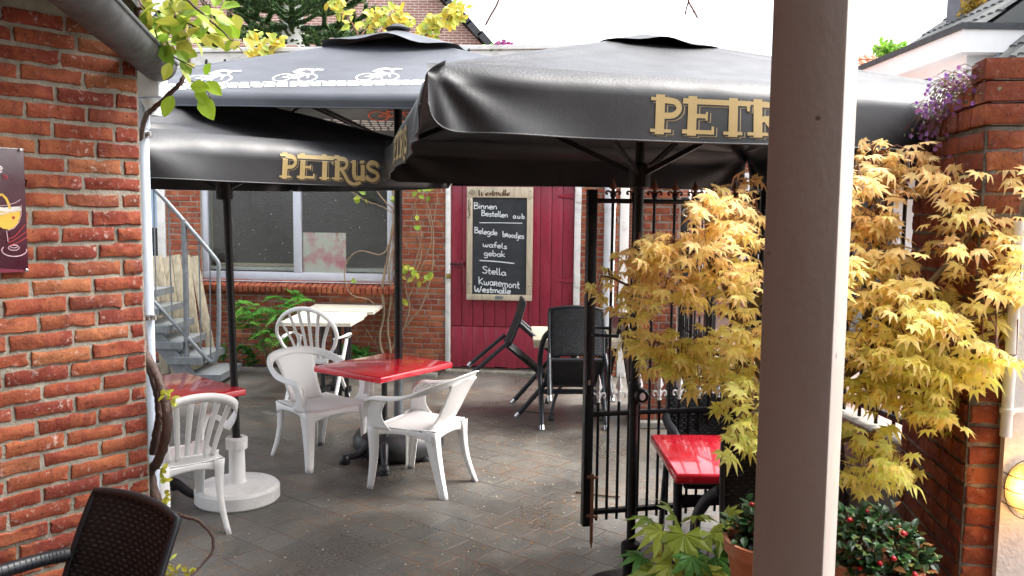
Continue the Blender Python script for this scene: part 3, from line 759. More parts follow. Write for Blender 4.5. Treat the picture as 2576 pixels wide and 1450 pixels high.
b.tube([GA + Vector((.01, .03, hz + .055)), GA + Vector((.02, .06, hz + .055)), GA + Vector((.13, .06, hz + .05))], .009, 10); b.build('handle', M['iron_cast'], t_g, smooth=50)
# second leaf, closed, hinged on the far pier
GC = Vector((PF.x + .21, PF.y + .05, 0)); GD = Vector((1.44, 6.02, 0))
t_g2 = thing('iron_gate', 'closed black iron gate leaf with ring handle beside the dark brick pier', 'gate', GC)
gate(t_g2, GC, GD, 1.93, .78, .17, 11, .07, .07, False)
b = MB(); rp = GC + Vector((-.0, -.04, 1.86)); b.tube([rp + Vector((math.cos(a) * .03, -.005, math.sin(a) * .03)) for a in [2 * math.pi * k / 16 for k in range(17)]], .006, 6); b.build('ring_handle', M['steel'], t_g2, smooth=60)
# fixed railing between the gateway and the near pillar, on a low wall
FA, FB = Vector((1.42, 4.70, 0)), NPf - pn * .12 + pu * .02
t_f = thing('iron_railing', 'black iron railing on the low grey wall beside the brick pillar', 'railing', FA)
d_ = (FB - FA); Lf = d_.length; d_.normalize()
b = MB(); up = Vector((0, 0, 1))
for z in (1.02, 1.93): b.bar(FA + up * z, FB + up * z, .034, .026, bev=.003)
for s_ in (0.0, 1.0): b.bar(FA + d_ * (Lf - .02) * s_ + up * (.0 if s_ == 0 else .96), FA + d_ * (Lf - .02) * s_ + up * 2.02, .05, .05, d_, .003)
b.build('frame', M['black_iron'], t_f, smooth=40)
b = MB()
for i in range(1, 12):
    p = FA + d_ * (Lf * i / 12); b.tube([p + up * .96, p + up * 1.98], .0085, 8); hs_ = MB(); spear(hs_, p + up * 1.96, .15, d_, .03); hs_.build('spear_head', M['silver_paint'], t_f, smooth=40)
b.build('bars', M['black_iron'], t_f, smooth=50)
t_lw = MB(); lc = (FA + FB) / 2; rmf = Matrix((d_, d_.cross(up) * -1, up)).transposed()
t_lw.bbox(lc + up * .475 + d_ * .0, (Lf - .06, .12, .95), .012, rmf)
tag(t_lw.build('low_wall', M['concrete'], smooth=40), 'low grey rendered wall carrying the iron railing beside the pillar', 'wall')

# ================================================================ LETTERING
def ribbons(mb, strokes, fn, off0, inc=.00006, seg=.03, mi=0, nib=None):
    """strokes = [(points 2D, width)], fn(x, y, off) -> world point; every stroke lies a hair above the last"""
    for i, (pts, wd) in enumerate(strokes):
        P = [Vector((p[0], p[1])) for p in pts]; Q = [P[0]]
        for a, c in zip(P, P[1:]):
            k = max(1, int((c - a).length / seg)); Q += [a + (c - a) * (j + 1) / k for j in range(k)]
        off = off0 + i * inc; Lp = []; Rp = []; n = len(Q)
        for j, p in enumerate(Q):
            t = Q[min(j + 1, n - 1)] - Q[max(j - 1, 0)]
            if t.length < 1e-9: t = Vector((1, 0))
            t.normalize(); nr = Vector((-t.y, t.x)) * (wd / 2)
            if nib is not None: nr = Vector((math.cos(nib), math.sin(nib))) * (wd / 2) + nr * .25
            if nib is None and wd < .05:
                if j == 0: p = p - t * wd * .25
                if j == n - 1: p = p + t * wd * .25
            Lp.append(fn(*(p + nr), off)); Rp.append(fn(*(p - nr), off))
        mb.add(Lp + Rp, [(n + j, n + j + 1, j + 1, j) for j in range(n - 1)], mi)
def cur(*p): return [(v.x, v.y) for v in catmull([(a, c_, 0) for a, c_ in p], 5)]
AB = {
 'a': (.52, [cur((.42, .42), (.22, .5), (.04, .25), (.18, 0), (.36, .12), (.42, .42)), [(.43, .5), (.44, .06), (.52, 0)]]),
 'b': (.48, [[(.05, 1), (.06, 0)], cur((.06, .32), (.25, .5), (.42, .25), (.25, 0), (.06, .1))]),
 'd': (.5, [cur((.4, .4), (.2, .5), (.03, .25), (.2, 0), (.41, .14)), [(.42, 1), (.43, 0)]]),
 'e': (.48, [cur((.05, .26), (.4, .30), (.34, .48), (.16, .48), (.03, .25), (.16, .02), (.42, .07))]),
 'f': (.38, [cur((.38, .93), (.26, 1), (.17, .8), (.16, 0)), [(.0, .5), (.36, .52)]]),
 'g': (.5, [cur((.4, .42), (.2, .5), (.04, .27), (.2, .04), (.4, .15)), cur((.41, .5), (.42, 0), (.36, -.32), (.15, -.36), (.05, -.25))]),
 'i': (.2, [[(.08, .5), (.09, 0)], [(.08, .68), (.10, .74)]]),
 'j': (.26, [cur((.18, .5), (.18, -.1), (.1, -.35), (-.05, -.3)), [(.18, .68), (.20, .74)]]),
 'k': (.45, [[(.05, 1), (.06, 0)], [(.38, .5), (.07, .22), (.42, 0)]]),
 'l': (.24, [cur((.08, 1), (.07, .2), (.2, 0))]),
 'm': (.74, [[(.05, .5), (.06, 0)], cur((.06, .3), (.2, .5), (.33, .4), (.35, 0)), cur((.35, .3), (.48, .5), (.62, .4), (.65, 0))]),
 'n': (.48, [[(.05, .5), (.06, 0)], cur((.06, .3), (.22, .5), (.36, .4), (.39, 0))]),
 'o': (.48, [cur((.22, .5), (.04, .28), (.2, 0), (.4, .22), (.22, .5))]),
 'r': (.36, [[(.05, .5), (.06, 0)], cur((.06, .3), (.18, .48), (.34, .46))]),
 'R': (.46, [[(.05, .55), (.06, 0)], cur((.03, .55), (.34, .52), (.3, .32), (.07, .28)), [(.18, .28), (.4, 0)]]),
 's': (.4, [cur((.36, .42), (.22, .5), (.08, .40), (.2, .26), (.34, .14), (.2, 0), (.03, .06))]),
 't': (.36, [cur((.16, .85), (.15, .12), (.32, .02)), [(.0, .5), (.34, .52)]]),
 'u': (.5, [cur((.05, .5), (.07, .1), (.22, 0), (.4, .15)), [(.41, .5), (.43, 0)]]),
 'w': (.66, [cur((.04, .5), (.08, .05), (.22, .02), (.32, .3)), cur((.32, .4), (.36, .04), (.5, .02), (.6, .5))]),
 'B': (.6, [[(.08, 1), (.08, 0)], cur((.0, .97), (.4, .95), (.42, .7), (.1, .53)), cur((.1, .53), (.52, .45), (.46, .1), (.02, .02))]),
 'S': (.55, [cur((.5, .88), (.3, 1), (.1, .85), (.2, .6), (.45, .4), (.45, .12), (.22, 0), (.03, .12))]),
 'K': (.62, [[(.06, 1), (.08, 0)], [(.52, .85), (.1, .4), (.56, 0)]]),
 'W': (.95, [cur((.04, .95), (.08, .2), (.22, .02), (.42, .5)), cur((.42, .6), (.46, .08), (.62, .02), (.86, .95))]),
 'T': (.6, [[(.3, 1), (.3, 0)], [(.02, 1), (.58, 1)]]),
 'A': (.6, [[(.03, 0), (.3, 1), (.57, 0)], [(.14, .35), (.46, .35)]]),
 'P': (.55, [[(.08, 1), (.08, 0)], cur((.08, 1), (.42, .96), (.46, .7), (.38, .5), (.08, .48))]),
 'I': (.25, [[(.12, 1), (.12, 0)]]),
 '-': (.35, [[(.04, .5), (.3, .5)]]),
 '.': (.2, [[(.06, 0), (.10, .03)]]),
 ' ': (.45, []),
}
def word(txt, x0, y0, x1, y1, h, wd, alph=AB, jit=0.0, xh=None):
    """strokes of a word fitted between (x0,y0) and (x1,y1) on its base line"""
    W = sum(alph[c][0] for c in txt); out = []; sc = 1.0; x = 0
    dx, dy = (x1 - x0), (y1 - y0); rs = random.Random(len(txt) * 7 + ord(txt[0]))
    for c in txt:
        wdt, st = alph[c]; oy = rs.uniform(-jit, jit) * h
        for s in st:
            out.append(([(x0 + dx * (x + p[0]) / W, y0 + dy * (x + p[0]) / W + oy + p[1] * h) for p in s], wd))
        x += wdt
    return out
PET = [('P', .60, [([(.16, 0), (.16, 1)], .21), ([(.0, .035), (.36, .035)], .07), ([(.0, .965), (.2, .965)], .07), (cur((.2, .945), (.44, .90), (.51, .71), (.42, .52), (.22, .475)), .13)]),
       ('E', .60, [([(.16, 0), (.16, 1)], .21), ([(.0, .945), (.66, .945)], .115), ([(.2, .52), (.42, .52)], .09), ([(.43, .41), (.43, .63)], .05), ([(.0, .045), (.56, .045)], .09), ([(.55, .0), (.55, .2)], .06)]),
       ('T', .60, [([(.32, 0), (.32, 1)], .21), ([(.0, .945), (.62, .945)], .115), ([(.16, .035), (.48, .035)], .07), ([(.60, 1), (.60, .74)], .07)]),
       ('R', .66, [([(.18, 0), (.18, 1)], .21), ([(.0, .035), (.36, .035)], .07), ([(.0, .965), (.2, .965)], .07), (cur((.2, .945), (.47, .91), (.53, .72), (.44, .54), (.24, .48)), .13), (cur((.33, .50), (.46, .22), (.58, -.06), (.78, -.22), (1.02, -.15)), .13)]),
       ('U', .58, [(cur((.14, .86), (.14, .3), (.22, .08), (.38, .10)), .18), ([(.46, .86), (.46, .0)], .18), ([(.02, .84), (.2, .84)], .06), ([(.4, .035), (.6, .035)], .06), ([(.36, .84), (.5, .84)], .06)]),
       ('S', .50, [(cur((.45, .70), (.40, .80), (.22, .85), (.08, .72), (.14, .54), (.38, .38), (.44, .18), (.30, .0), (.12, .02), (.02, .16)), .15)])]
def petrus(fn, cx, y0, h, wd):
    """the brand word in three layers: thin drop line, black gap, gold letters"""
    W = sum(p[1] for p in PET); sx = wd / W
    def layer(mb, dx, dy, grow, off, mi):
        x = 0; st = []
        for _, w_, ss in PET:
            for pts, q in ss:
                st.append(([(cx - wd / 2 + (x + p[0] + dx) * sx, y0 + (p[1] + dy) * h) for p in pts], (q + grow) * (sx * .5 + h * .5)))
            x += w_
        ribbons(mb, st, fn, off, .00002, .02, mi)
    b = MB()
    layer(b, .045, -.04, .045, .0014, 1); layer(b, .032, -.028, .03, .0021, 2); layer(b, 0, 0, 0, .0028, 0)
    return b
CYC = [(cur(*[(.22 + .2 * math.cos(a), .2 + .2 * math.sin(a)) for a in [2 * math.pi * k / 12 for k in range(13)]]), .03),
       (cur(*[(.80 + .2 * math.cos(a), .2 + .2 * math.sin(a)) for a in [2 * math.pi * k / 12 for k in range(13)]]), .03),
       ([(.22, .2), (.46, .42), (.72, .44), (.80, .2)], .03), ([(.47, .18), (.44, .48)], .03), ([(.47, .18), (.73, .42)], .03), ([(.22, .2), (.47, .18)], .03),
       (cur((.40, .55), (.60, .42), (.50, .14)), .075), (cur((.38, .54), (.50, .70), (.78, .66)), .13), ([(.72, .64), (.80, .46)], .045),
       ([(.80, .70), (.93, .69)], .10), ([(.34, .50), (.48, .50)], .05)]

# ================================================================ PARASOLS
def umbrella(root, c, s, phi, za, ze, drop, fab, flare=.03, sag=.05, amp=.02, tilt=(0, 0), nfold=9, e1=.05, e2=.25, rc=.05, vent=.4, vh=.10, finial=False, seed=1, tension=.35, wav=.03):
    c = Vector((c[0], c[1], 0)); rs = random.Random(seed)
    TM = Matrix.Rotation(tilt[0], 3, 'X') @ Matrix.Rotation(tilt[1], 3, 'Y')
    ph = [[rs.uniform(0, 6.28) for _ in range(4)] for _ in range(4)]
    def surf(k, u, t, off=0.0):
        a = phi + k * math.pi / 2; n = Vector((math.cos(a), math.sin(a), 0)); tg = Vector((-n.y, n.x, 0))
        x_ = (1 - abs(u)) * s
        du = drop - (rc - math.sqrt(max(0, rc * rc - (rc - x_) ** 2)) if x_ < rc else 0)
        def lin(q):
            if q <= 1: return (q * s, za - (za - ze) * q)
            return (s, ze - (q - 1) * du)
        if t < 1 - e1: r, z = lin(t)
        elif t > 1 + e2: r, z = lin(t)
        else:
            q = (t - (1 - e1)) / (e1 + e2); p0, p1, p2 = lin(1 - e1), (s, ze), lin(1 + e2)
            r = p0[0] * (1 - q) ** 2 + 2 * p1[0] * q * (1 - q) + p2[0] * q * q; z = p0[1] * (1 - q) ** 2 + 2 * p1[1] * q * (1 - q) + p2[1] * q * q
        tc = min(t, 1)
        z -= sag * (1 - u * u) * (math.sin(tc * math.pi) * .9 * tc ** .5 + .10 * tc)
        d = 0.0
        for sg in (-1, 1):
            xx = (1 - sg * u) * s; yy = (t - 1) * drop if t > 1 else (t - 1) * s * .7
            dd = math.hypot(xx, yy); th = math.atan2(yy, xx + 1e-6)
            d += amp * math.sin(th * nfold + ph[k][0 if sg < 0 else 1]) * math.exp(-dd / (.45 * s)) * min(1, dd / .18) * min(1, xx / .06 + (1 if t > 1 else 0) * .0)
        if t > 1:
            v = t - 1
            d += flare * v + .010 * v * math.sin(u * 6.1 + ph[k][2]) + .004 * v * math.sin(u * 17 + ph[k][3])
            d -= tension * .1 * (1 - u * u) * v * .4
            p = Vector((r * n.x + u * s * tg.x, r * n.y + u * s * tg.y, z)) + n * d
        else:
            rr = r / s
            p = n * r + tg * (u * s * min(1.0, rr if t < 1 - e1 else (r / s))) + Vector((0, 0, z + d * tc))
        nrm = n if t > 1 else (n * (za - ze) + Vector((0, 0, s))).normalized()
        p = p + nrm * off
        return c + Vector((0, 0, za)) + TM @ (p - Vector((0, 0, za)))
    b = MB()
    T = [i / 16 * (1 - e1) for i in range(17)] + [1 - e1 + (e1 + e2) * i / 24 for i in range(1, 25)] + ([1 + e2 + (1 - e2) * i / 14 for i in range(1, 15)])
    NU = 84
    for k in range(4):
        US = [.55 * math.sin(math.pi / 2 * (-1 + 2 * i / NU)) + .45 * (-1 + 2 * i / NU) for i in range(NU + 1)]
        vs = [surf(k, u_, t) for t in T for u_ in US]
        fs = [(j * (NU + 1) + i, j * (NU + 1) + i + 1, (j + 1) * (NU + 1) + i + 1, (j + 1) * (NU + 1) + i) for j in range(len(T) - 1) for i in range(NU)]
        b.add(vs, [f[::-1] for f in fs])
    can = b.build('canopy', fab, root, smooth=60)
    # hem seam along the bottom edge
    b = MB()
    for k in range(4):
        b.tube([surf(k, math.sin(math.pi / 2 * (-1 + 2 * i / 70)), 2.0, .001) for i in range(71)], .004, 5)
    b.build('hem', fab, can, smooth=180)
    # small raised cap over the vent
    if vent:
        b = MB(); N2 = 40
        def cap(i, j):
            a = phi + math.pi / 4 + 2 * math.pi * i; q = j
            sq = 1 / max(abs(math.cos(a - phi)), abs(math.sin(a - phi)))
            rad = vent * q * (.55 * sq + .45 * 1.12)
            zz = za + vh - (za - ze) / s * rad * (.80) - .012 + .6 * wav * q * q * math.cos(8 * (a - phi)) + wav * .4 * math.sin(3 * a + 1) * q * q
            p = Vector((rad * math.cos(a), rad * math.sin(a), zz))
            return c + Vector((0, 0, za)) + TM @ (p - Vector((0, 0, za)))
        b.grid(cap, 64, 10); b.build('vent_cap', fab, root, smooth=60)
        # dark net ring that carries it
        b = MB(); b.lathe([(vent * .55, za - .25), (vent * .40, za + vh - .10 - vent * .2)], (c.x, c.y, 0), 24); b.build('vent_net', M['print_black'], root)
    if finial:
        b = MB(); b.lathe([(.0, 0), (.085, 0), (.095, .012), (.06, .03), (.03, .045), (0, .05)], c + Vector((0, 0, za + vh - .02)), 20); b.build('finial', M['black_plastic'], root, smooth=40)
    for k in range(4):
        a = phi + math.pi / 4 + k * math.pi / 2; dv = Vector((math.cos(a), math.sin(a), 0)) * s * math.sqrt(2)
        def X(p): return c + Vector((0, 0, za)) + TM @ (p - Vector((0, 0, za)))
        b = MB(); b.bar(X(Vector((0, 0, za - .04))), X(dv * .985 + Vector((0, 0, ze - .03))), .018, .026); b.build('rib', M['black_iron'], root)
        b = MB(); b.bar(X(Vector((0, 0, za - .62 * (za - ze) - .38))), X(dv * .52 + Vector((0, 0, za - .52 * (za - ze) - .045))), .016, .022); b.build('strut', M['black_iron'], root)
    b = MB(); b.lathe([(.03, -.06), (.05, -.05), (.05, .05), (.03, .06)], c + Vector((0, 0, za - .62 * (za - ze) - .38)), 16); b.build('hub', M['black_iron'], root, smooth=40)
    return surf, can

# --- A: tall grey one behind, with the cyclists printed on it
gA = atZ(1003, 1140, 0); cA = Vector((gA.x - .0, gA.y, 0))
t_A = thing('parasol', 'tall dark grey parasol with white cyclists printed on it, on a round black weight', 'parasol', cA)
sA = 1.74; zaA = 3.125; zeA = 2.47
sfA, canA = umbrella(t_A, cA, sA, 0.0, zaA, zeA, .07, M['fabric_grey'], flare=.0, sag=.03, amp=.010, vent=.50, vh=.06, finial=True, seed=3, e1=.025, e2=.5, rc=.02)
slA = math.hypot(sA, zaA - zeA)
def mapA(k, r0, sg=1):
    def f(x, y, off):
        r = r0 - y / slA
        return sfA(k, max(-.98, min(.98, x / (sA * r) * sg)), r, off)
    return f
b = MB(); fr_ = mapA(3, .785)
for xc in (-1.36, -.89, -.42, .05, .52, .99, 1.46):
    yb = .0 - .10 * ((xc - .6) / 1.1) ** 2
    ribbons(b, [([(xc + (p[0] - .5) * .25, yb + .035 + p[1] * .50) for p in pts], w_ * .34) for pts, w_ in CYC], fr_, .0022, .0001)
rs = random.Random(9); x = -1.72
def cobble(b, fn, x, y, wd, ht, off):
    pts = []
    for q in range(8):
        a = 2 * math.pi * q / 8 + .2; kx = math.copysign(abs(math.cos(a)) ** .55, math.cos(a)); ky = math.copysign(abs(math.sin(a)) ** .55, math.sin(a))
        pts.append(fn(x + kx * wd / 2, y + ky * ht / 2, off))
    b.add(pts, [tuple(range(8))])
for row in range(4):
    x = -1.74 + row * .02
    while x < 1.72:
        wd = rs.uniform(.045, .085); yb = -.10 * ((x - .6) / 1.1) ** 2 + .016 - row * .040
        cobble(b, fr_, x + wd / 2, yb, wd * .88, .034, .0022 + row * .0002); x += wd
b.build('cyclist_print', M['print_white'], canA)
# the same print shows on the inside of the far panel: cobbles, and an orange bicycle
b = MB(); fb = mapA(1, .70, -1)
for row in range(5):
    x = -1.3
    while x < 1.3:
        wd = rs.uniform(.05, .10); cobble(b, fb, x + wd / 2, -.02 - row * .042, wd * .85, .030, -.004 - row * .0002); x += wd
b.build('inside_cobble_print', M['print_white'], canA)
b = MB()
ribbons(b, [([(-.42 + (p[0]) * .42, .0 + p[1] * .42) for p in pts], w_ * .5) for pts, w_ in CYC[:6]], fb, -.006, -.0001)
b.build('inside_bicycle_print', M['print_orange'], canA)
b = MB(); b.tube([cA + Vector((0, 0, .62)), cA + Vector((0, 0, zaA - .02))], .030, 16); b.build('pole', M['black_iron'], t_A, smooth=50)
b = MB(); b.tube([cA + Vector((0, 0, .2)), cA + Vector((0, 0, .66))], .036, 16); b.build('pole_sleeve', M['zinc'], t_A, smooth=50)
b = MB(); b.lathe([(.0, .0), (.25, .0), (.31, .02), (.345, .07), (.345, .13), (.31, .185), (.25, .21), (.18, .205), (.0, .20)], cA, 40); b.build('weight', M['black_plastic'], t_A, smooth=60)
b = MB(); b.bbox(cA + Vector((0, 0, .206)), (.30, .16, .012), .004); b.lathe([(.07, .21), (.06, .25), (.04, .27)], cA, 16); b.build('base_plate', M['zinc'], t_A, smooth=40)

# --- B: lower black one turned on its corner, white base
gB = atZ(598, 1256, 0); tB = atY(576, 478, gB.y)
t_B = thing('parasol', 'low black parasol with gold lettering on its flap and a round white concrete base', 'parasol', gB)
cB = Vector((gB.x - .045, gB.y, 0))
sB = 1.0; zaB = 2.55; zeB = 2.215
sfB, canB = umbrella(t_B, cB, sB, R(-45 - 2), zaB, zeB, .22, M['fabric_black'], flare=-.01, sag=.10, amp=.026, vent=0, seed=5, e1=.20, e2=.45, rc=.05, nfold=7)
def mapV(sf, k, s, drop):
    return lambda x, y, off: sf(k, x / s, 1 + (drop - y) / drop, off)
for k in (0, 3):
    pb_ = petrus(mapV(sfB, k, sB, .22), .17 if k == 0 else .1, .034, .112, .60)
    pb_.build('lettering', [M['print_gold'], M['print_goldthin'], M['print_black']], canB)
b = MB(); b.tube([gB + Vector((0, 0, .36)), Vector((cB.x, cB.y, zaB))], .024, 14); b.build('pole', M['black_iron'], t_B, smooth=50)
b = MB(); b.lathe([(0, .0), (.25, 0), (.262, .012), (.262, .082), (.245, .10), (.06, .115), (.052, .125), (.048, .33), (.066, .335), (.068, .40), (.060, .408), (.034, .408), (.03, .36)], gB, 44); b.build('base', M['concrete_white'], t_B, smooth=40)

# --- C: black one on the right, close to the camera
cC = Vector((.585, 3.90, 0))
t_C = thing('parasol', 'large wet black parasol at the right, nearest the camera, with big gold lettering', 'parasol', cC)
sC = 1.10; zaC = 2.655; zeC = 2.245; dC = .20
sfC, canC = umbrella(t_C, cC, sC, R(12), zaC, zeC, dC, M['fabric_black'], flare=.015, sag=.03, amp=.011, vent=.28, vh=.022, wav=.012, seed=8, e1=.10, e2=.30, rc=.085, nfold=10, tilt=(R(-2.0), 0))
for k, xo in ((3, -.05), (2, 0.0)):
    petrus(mapV(sfC, k, sC, dC), xo, .030, .108, .66).build('lettering', [M['print_gold'], M['print_goldthin'], M['print_black']], canC)
b = MB(); b.tube([cC + Vector((0, 0, .2)), cC + Vector((0, 0, zaC - .02))], .021, 16)
b.build('pole', M['black_iron'], t_C, smooth=50)
b = MB(); b.lathe([(.03, .0), (.036, .0), (.036, .20), (.045, .202), (.048, .24), (.046, .265), (.034, .275), (.022, .277)], cC, 24)
b.lathe([(0, .0), (.24, 0), (.25, .015), (.22, .04), (.05, .05)], cC, 32); b.build('base', M['black_iron'], t_C, smooth=40)
b = MB(); kz = 1.0; kp = cC + Vector((0, 0, kz))
b.tube([kp + Vector((0, 0, -.05)), kp + Vector((0, 0, .05))], .030, 16); b.lathe([(.0, 0), (.03, 0), (.034, .01), (.034, .04), (.028, .05), (0, .05)], (0, 0, 0), 18)
q0 = len(b.v) - 18 * 6
for i in range(q0, len(b.v)): p = b.v[i]; b.v[i] = kp + Vector((.028 + p.x, -.02 - p.z, p.y))
crank = b.build('crank', M['black_iron'], t_C, smooth=50)
b = MB(); b.lathe([(.0, 0), (.013, 0), (.013, .004), (0, .005)], (0, 0, 0), 14); b.v = [kp + Vector((.028 + p.x, -.07 - p.z, p.y * 1.4)) for p in b.v]; b.build('crank_socket', M['silver_paint'], crank)

# ================================================================ CHALKBOARD
cb0, cb1, cb2 = wp(1199, 500, .0), None, None
def c5(x, y): return ((1600 + .3448 * x) / 1.4457, (640 + .3448 * y) / 1.4457)
TL, TR, BL = wp(*c5(287, 115)), wp(*c5(985, 118)), wp(*c5(288, 1305))
cw, chh = (TR - TL).length, (TL - BL).length
def brd(x, y, off):                      # crop pixels -> point on the board face
    return TL + WU * (cw * (x - 287) / 698) + Vector((0, 0, -1)) * (chh * (y - 115) / 1192) + WN * off
t_cb = thing('chalkboard', 'tall chalkboard menu in a bare wooden frame hanging on the red door', 'chalkboard', brd(636, 1307, 0))
def bb_(b, x0, y0, x1, y1, d0, d1, bev=.003):
    c = (brd(x0, y0, d0) + brd(x1, y1, d1)) / 2; p, q = brd(x0, y0, 0), brd(x1, y1, 0)
    b.bbox(c, ((q - p).dot(WU), d1 - d0, abs(q.z - p.z)), bev, RW)
b = MB()
bb_(b, 287, 115, 985, 227, -.02, .022); bb_(b, 287, 1247, 985, 1307, -.02, .022)
bb_(b, 287, 228, 347, 1246, -.02, .020); bb_(b, 923, 228, 985, 1246, -.02, .020)
fcb = b.build('frame', M['wood_pale'], t_cb, smooth=40)
b = MB(); bb_(b, 347.5, 228, 922.5, 1246, -.015, .006, .001); b.build('slate', pm('chalk_slate', (.022, .026, .030), .75, .25, 4, .05, 60, dirt=(.05, .055, .06), dirtscale=3, dirtamt=.7), t_cb)
b = MB(); bb_(b, 595, 1262, 680, 1296, .022, .025, .001); b.build('maker_plate', M['zinc'], fcb)
b = MB()
for (x_, y_) in ((955, 160), (953, 240), (320, 1140), (948, 1152)): bb_(b, x_ - 5, y_ - 5, x_ + 5, y_ + 5, .0205, .0235, .0005)
b.build('screws', M['iron_cast'], fcb)
px = cw / 698
def cfn(x, y, off): return brd(x, -y, off)
st = []
H_ = lambda t, x0, y0, x1, y1, h, w_=9: st.extend(word(t, x0, -y0, x1, -y1, h, w_, jit=.03))
H_('Binnen', 358, 345, 610, 348, 66); H_('Bestellen', 440, 418, 724, 434, 60); H_('a.u.b.', 775, 438, 912, 446, 52)
st.append(([(420, -491), (640, -489), (874, -491)], 8))
H_('Belegde', 368, 600, 614, 622, 62); H_('bRoodjes', 668, 634, 896, 655, 62)
H_('wafels', 458, 740, 718, 764, 60); H_('gebak', 470, 835, 698, 848, 62)
st.append(([(425, -888), (600, -896), (795, -914)], 12))
H_('Stella', 452, 1022, 712, 1045, 72, 10); H_('KwaRemont', 414, 1140, 856, 1178, 82, 10); H_('Westmalle', 372, 1220, 762, 1236, 66, 12)
b = MB(); ribbons(b, st, cfn, .0075, .00001, 12); b.build('chalk_writing', M['chalk'], t_cb)
mb_ = pm('burnt_brown', (.10, .055, .03), .8, .2, 30, 0)
b = MB(); ribbons(b, word('Westmalle', 412, -206, 744, -204, 60, 15), cfn, .0232, .00002, 10, nib=R(40))
ribbons(b, [([(345 + 27 * math.cos(a), -176 + 27 * math.sin(a)) for a in [2 * math.pi * k / 20 for k in range(21)]], 6), ([(330, -190), (345, -158), (360, -190)], 5), ([(330, -176), (345, -190), (360, -176)], 5), ([(308, -178), (318, -176)], 10)], cfn, .0232, .00002, 10)
b.build('burnt_brand', mb_, fcb)
b = MB()
vst = word('TRAPPIST-', 0, 0, 215, 0, 27, 6)
ribbons(b, [([(328 - p[1], -450 + p[0]) for p in pts], w_) for pts, w_ in vst], cfn, .0215, .00002, 10); b.build('burnt_lettering', mb_, fcb)

# ================================================================ POSTER ON THE LEFT WALL
NP = NWP + NWN * .022
def c6(x, y): return (.2481 * x, 500 / 1.4457 + .2481 * y)
def pp_(x, y, off=0):
    q = onP(*c6(x, y), NWP + NWN * .022, NWN); return q + NWN * off
pa, pb2 = pp_(236, 110), pp_(296, 1365)
zt, zb_ = pp_(240, 115).z, pp_(290, 1362).z
uR_ = (pp_(265, 700) - NP).dot(NWU)
pw = .46
def pst(u, v, off): return NP + NWU * (uR_ - pw + u * pw) + Vector((0, 0, zb_ + v * (zt - zb_))) + NWN * off
t_po = thing('poster', 'dark maroon tin beer sign with a yellow filled glass on the left brick wall', 'sign', pst(.5, 0, 0))
b = MB(); rp_ = Matrix((NWU, -NWN, Vector((0, 0, 1)))).transposed()
b.bbox((pst(0, 0, -.004) + pst(1, 1, -.004)) / 2, (pw, .008, zt - zb_), .002, rp_); b.build('panel', pm('maroon', (.055, .010, .022), .3, .15, 4, 0, dirt=(.10, .02, .035), dirtscale=2, dirtamt=.6), t_po, smooth=40)
ph_ = zt - zb_
def pf(x, y, off):                                  # x,y in crop pixels
    q = pp_(x, y); return pst(((q - NP).dot(NWU) - uR_) / pw + 1, (q.z - zb_) / ph_, off)
def flat(b, pts, off, mi=0): b.add([pf(x, y, off) for x, y in pts], [tuple(range(len(pts)))], mi)
pk = pm('poster_pink', (.62, .42, .48), .4, .05, 5, 0); pr = pm('poster_red', (.42, .03, .03), .4, .1, 5, 0); py = pm('poster_yellow', (.78, .50, .06), .4, .12, 9, 0); pwh = pm('poster_white', (.80, .78, .75), .4, .05, 5, 0)
b = MB(); b.add([pst(0, 0, .0006), pst(1, 0, .0006), pst(1, .012, .0006), pst(.75, .045, .0006), pst(0, .10, .0006)], [(0, 1, 2, 3, 4)]); b.build('red_swoosh', pm('poster_crimson', (.16, .01, .035), .35, .1, 4, 0), t_po)
b = MB()
bowl = [(-130, 725)] + [(-130 + 5 * k, 725) for k in range(1, 2)] + [(208, 735), (205, 800), (180, 870), (140, 915), (90, 935), (30, 925), (-30, 890), (-90, 830)]
flat(b, bowl, .0008); b.build('beer', py, t_po)
b = MB(); flat(b, [(-125, 690), (40, 712), (205, 700), (208, 738), (60, 752), (-130, 740)], .0012); b.build('foam', pwh, t_po)
b = MB(); ribbons(b, [([(-20, -590), (20, -580), (60, -620), (88, -680), (98, -728)], 24)], lambda x, y, o: pf(x, -y, o), .0018, .00002, 20); b.build('pour', py, t_po)
b = MB()
ribbons(b, [([(-60, -700), (60, -690), (150, -665), (195, -640), (205, -630)], 7), ([(212, -690), (213, -780), (190, -860), (140, -920), (80, -942)], 7), ([(65, -945), (72, -1000), (80, -1060)], 7),
            (cur(*[(138 + 55 * math.cos(a), -1120 + 26 * math.sin(a)) for a in [2 * math.pi * k / 12 for k in range(13)]]), 8), (cur(*[(140 + 38 * math.cos(a), -1105 + 16 * math.sin(a)) for a in [2 * math.pi * k / 12 for k in range(13)]]), 7),
            (cur(*[(142 + 126 * math.cos(a), -1145 + 62 * math.sin(a)) for a in [2.6 + 3.9 * k / 12 for k in range(13)]]), 10)], lambda x, y, o: pf(x, -y, o), .0022, .00002, 15)
b.build('glass_outline', pk, t_po)
b = MB()
ribbons(b, [(cur((80, -1030), (150, -1000), (250, -885)), 8), (cur((75, -1075), (160, -1030), (280, -945)), 8), (cur((100, -1095), (190, -1060), (285, -1000)), 8)], lambda x, y, o: pf(x, -y, o), .0026, .00002, 15)
ribbons(b, word('TI', 22, -425, 75, -428, 40, 11), lambda x, y, o: pf(x, -y, o), .0026, .00002, 15)
flat(b, [(135 + 17 * math.cos(a), 815 + 17 * math.sin(a)) for a in [-2 * math.pi * k / 10 for k in range(10)]], .0016)
b.build('red_marks', pr, t_po)
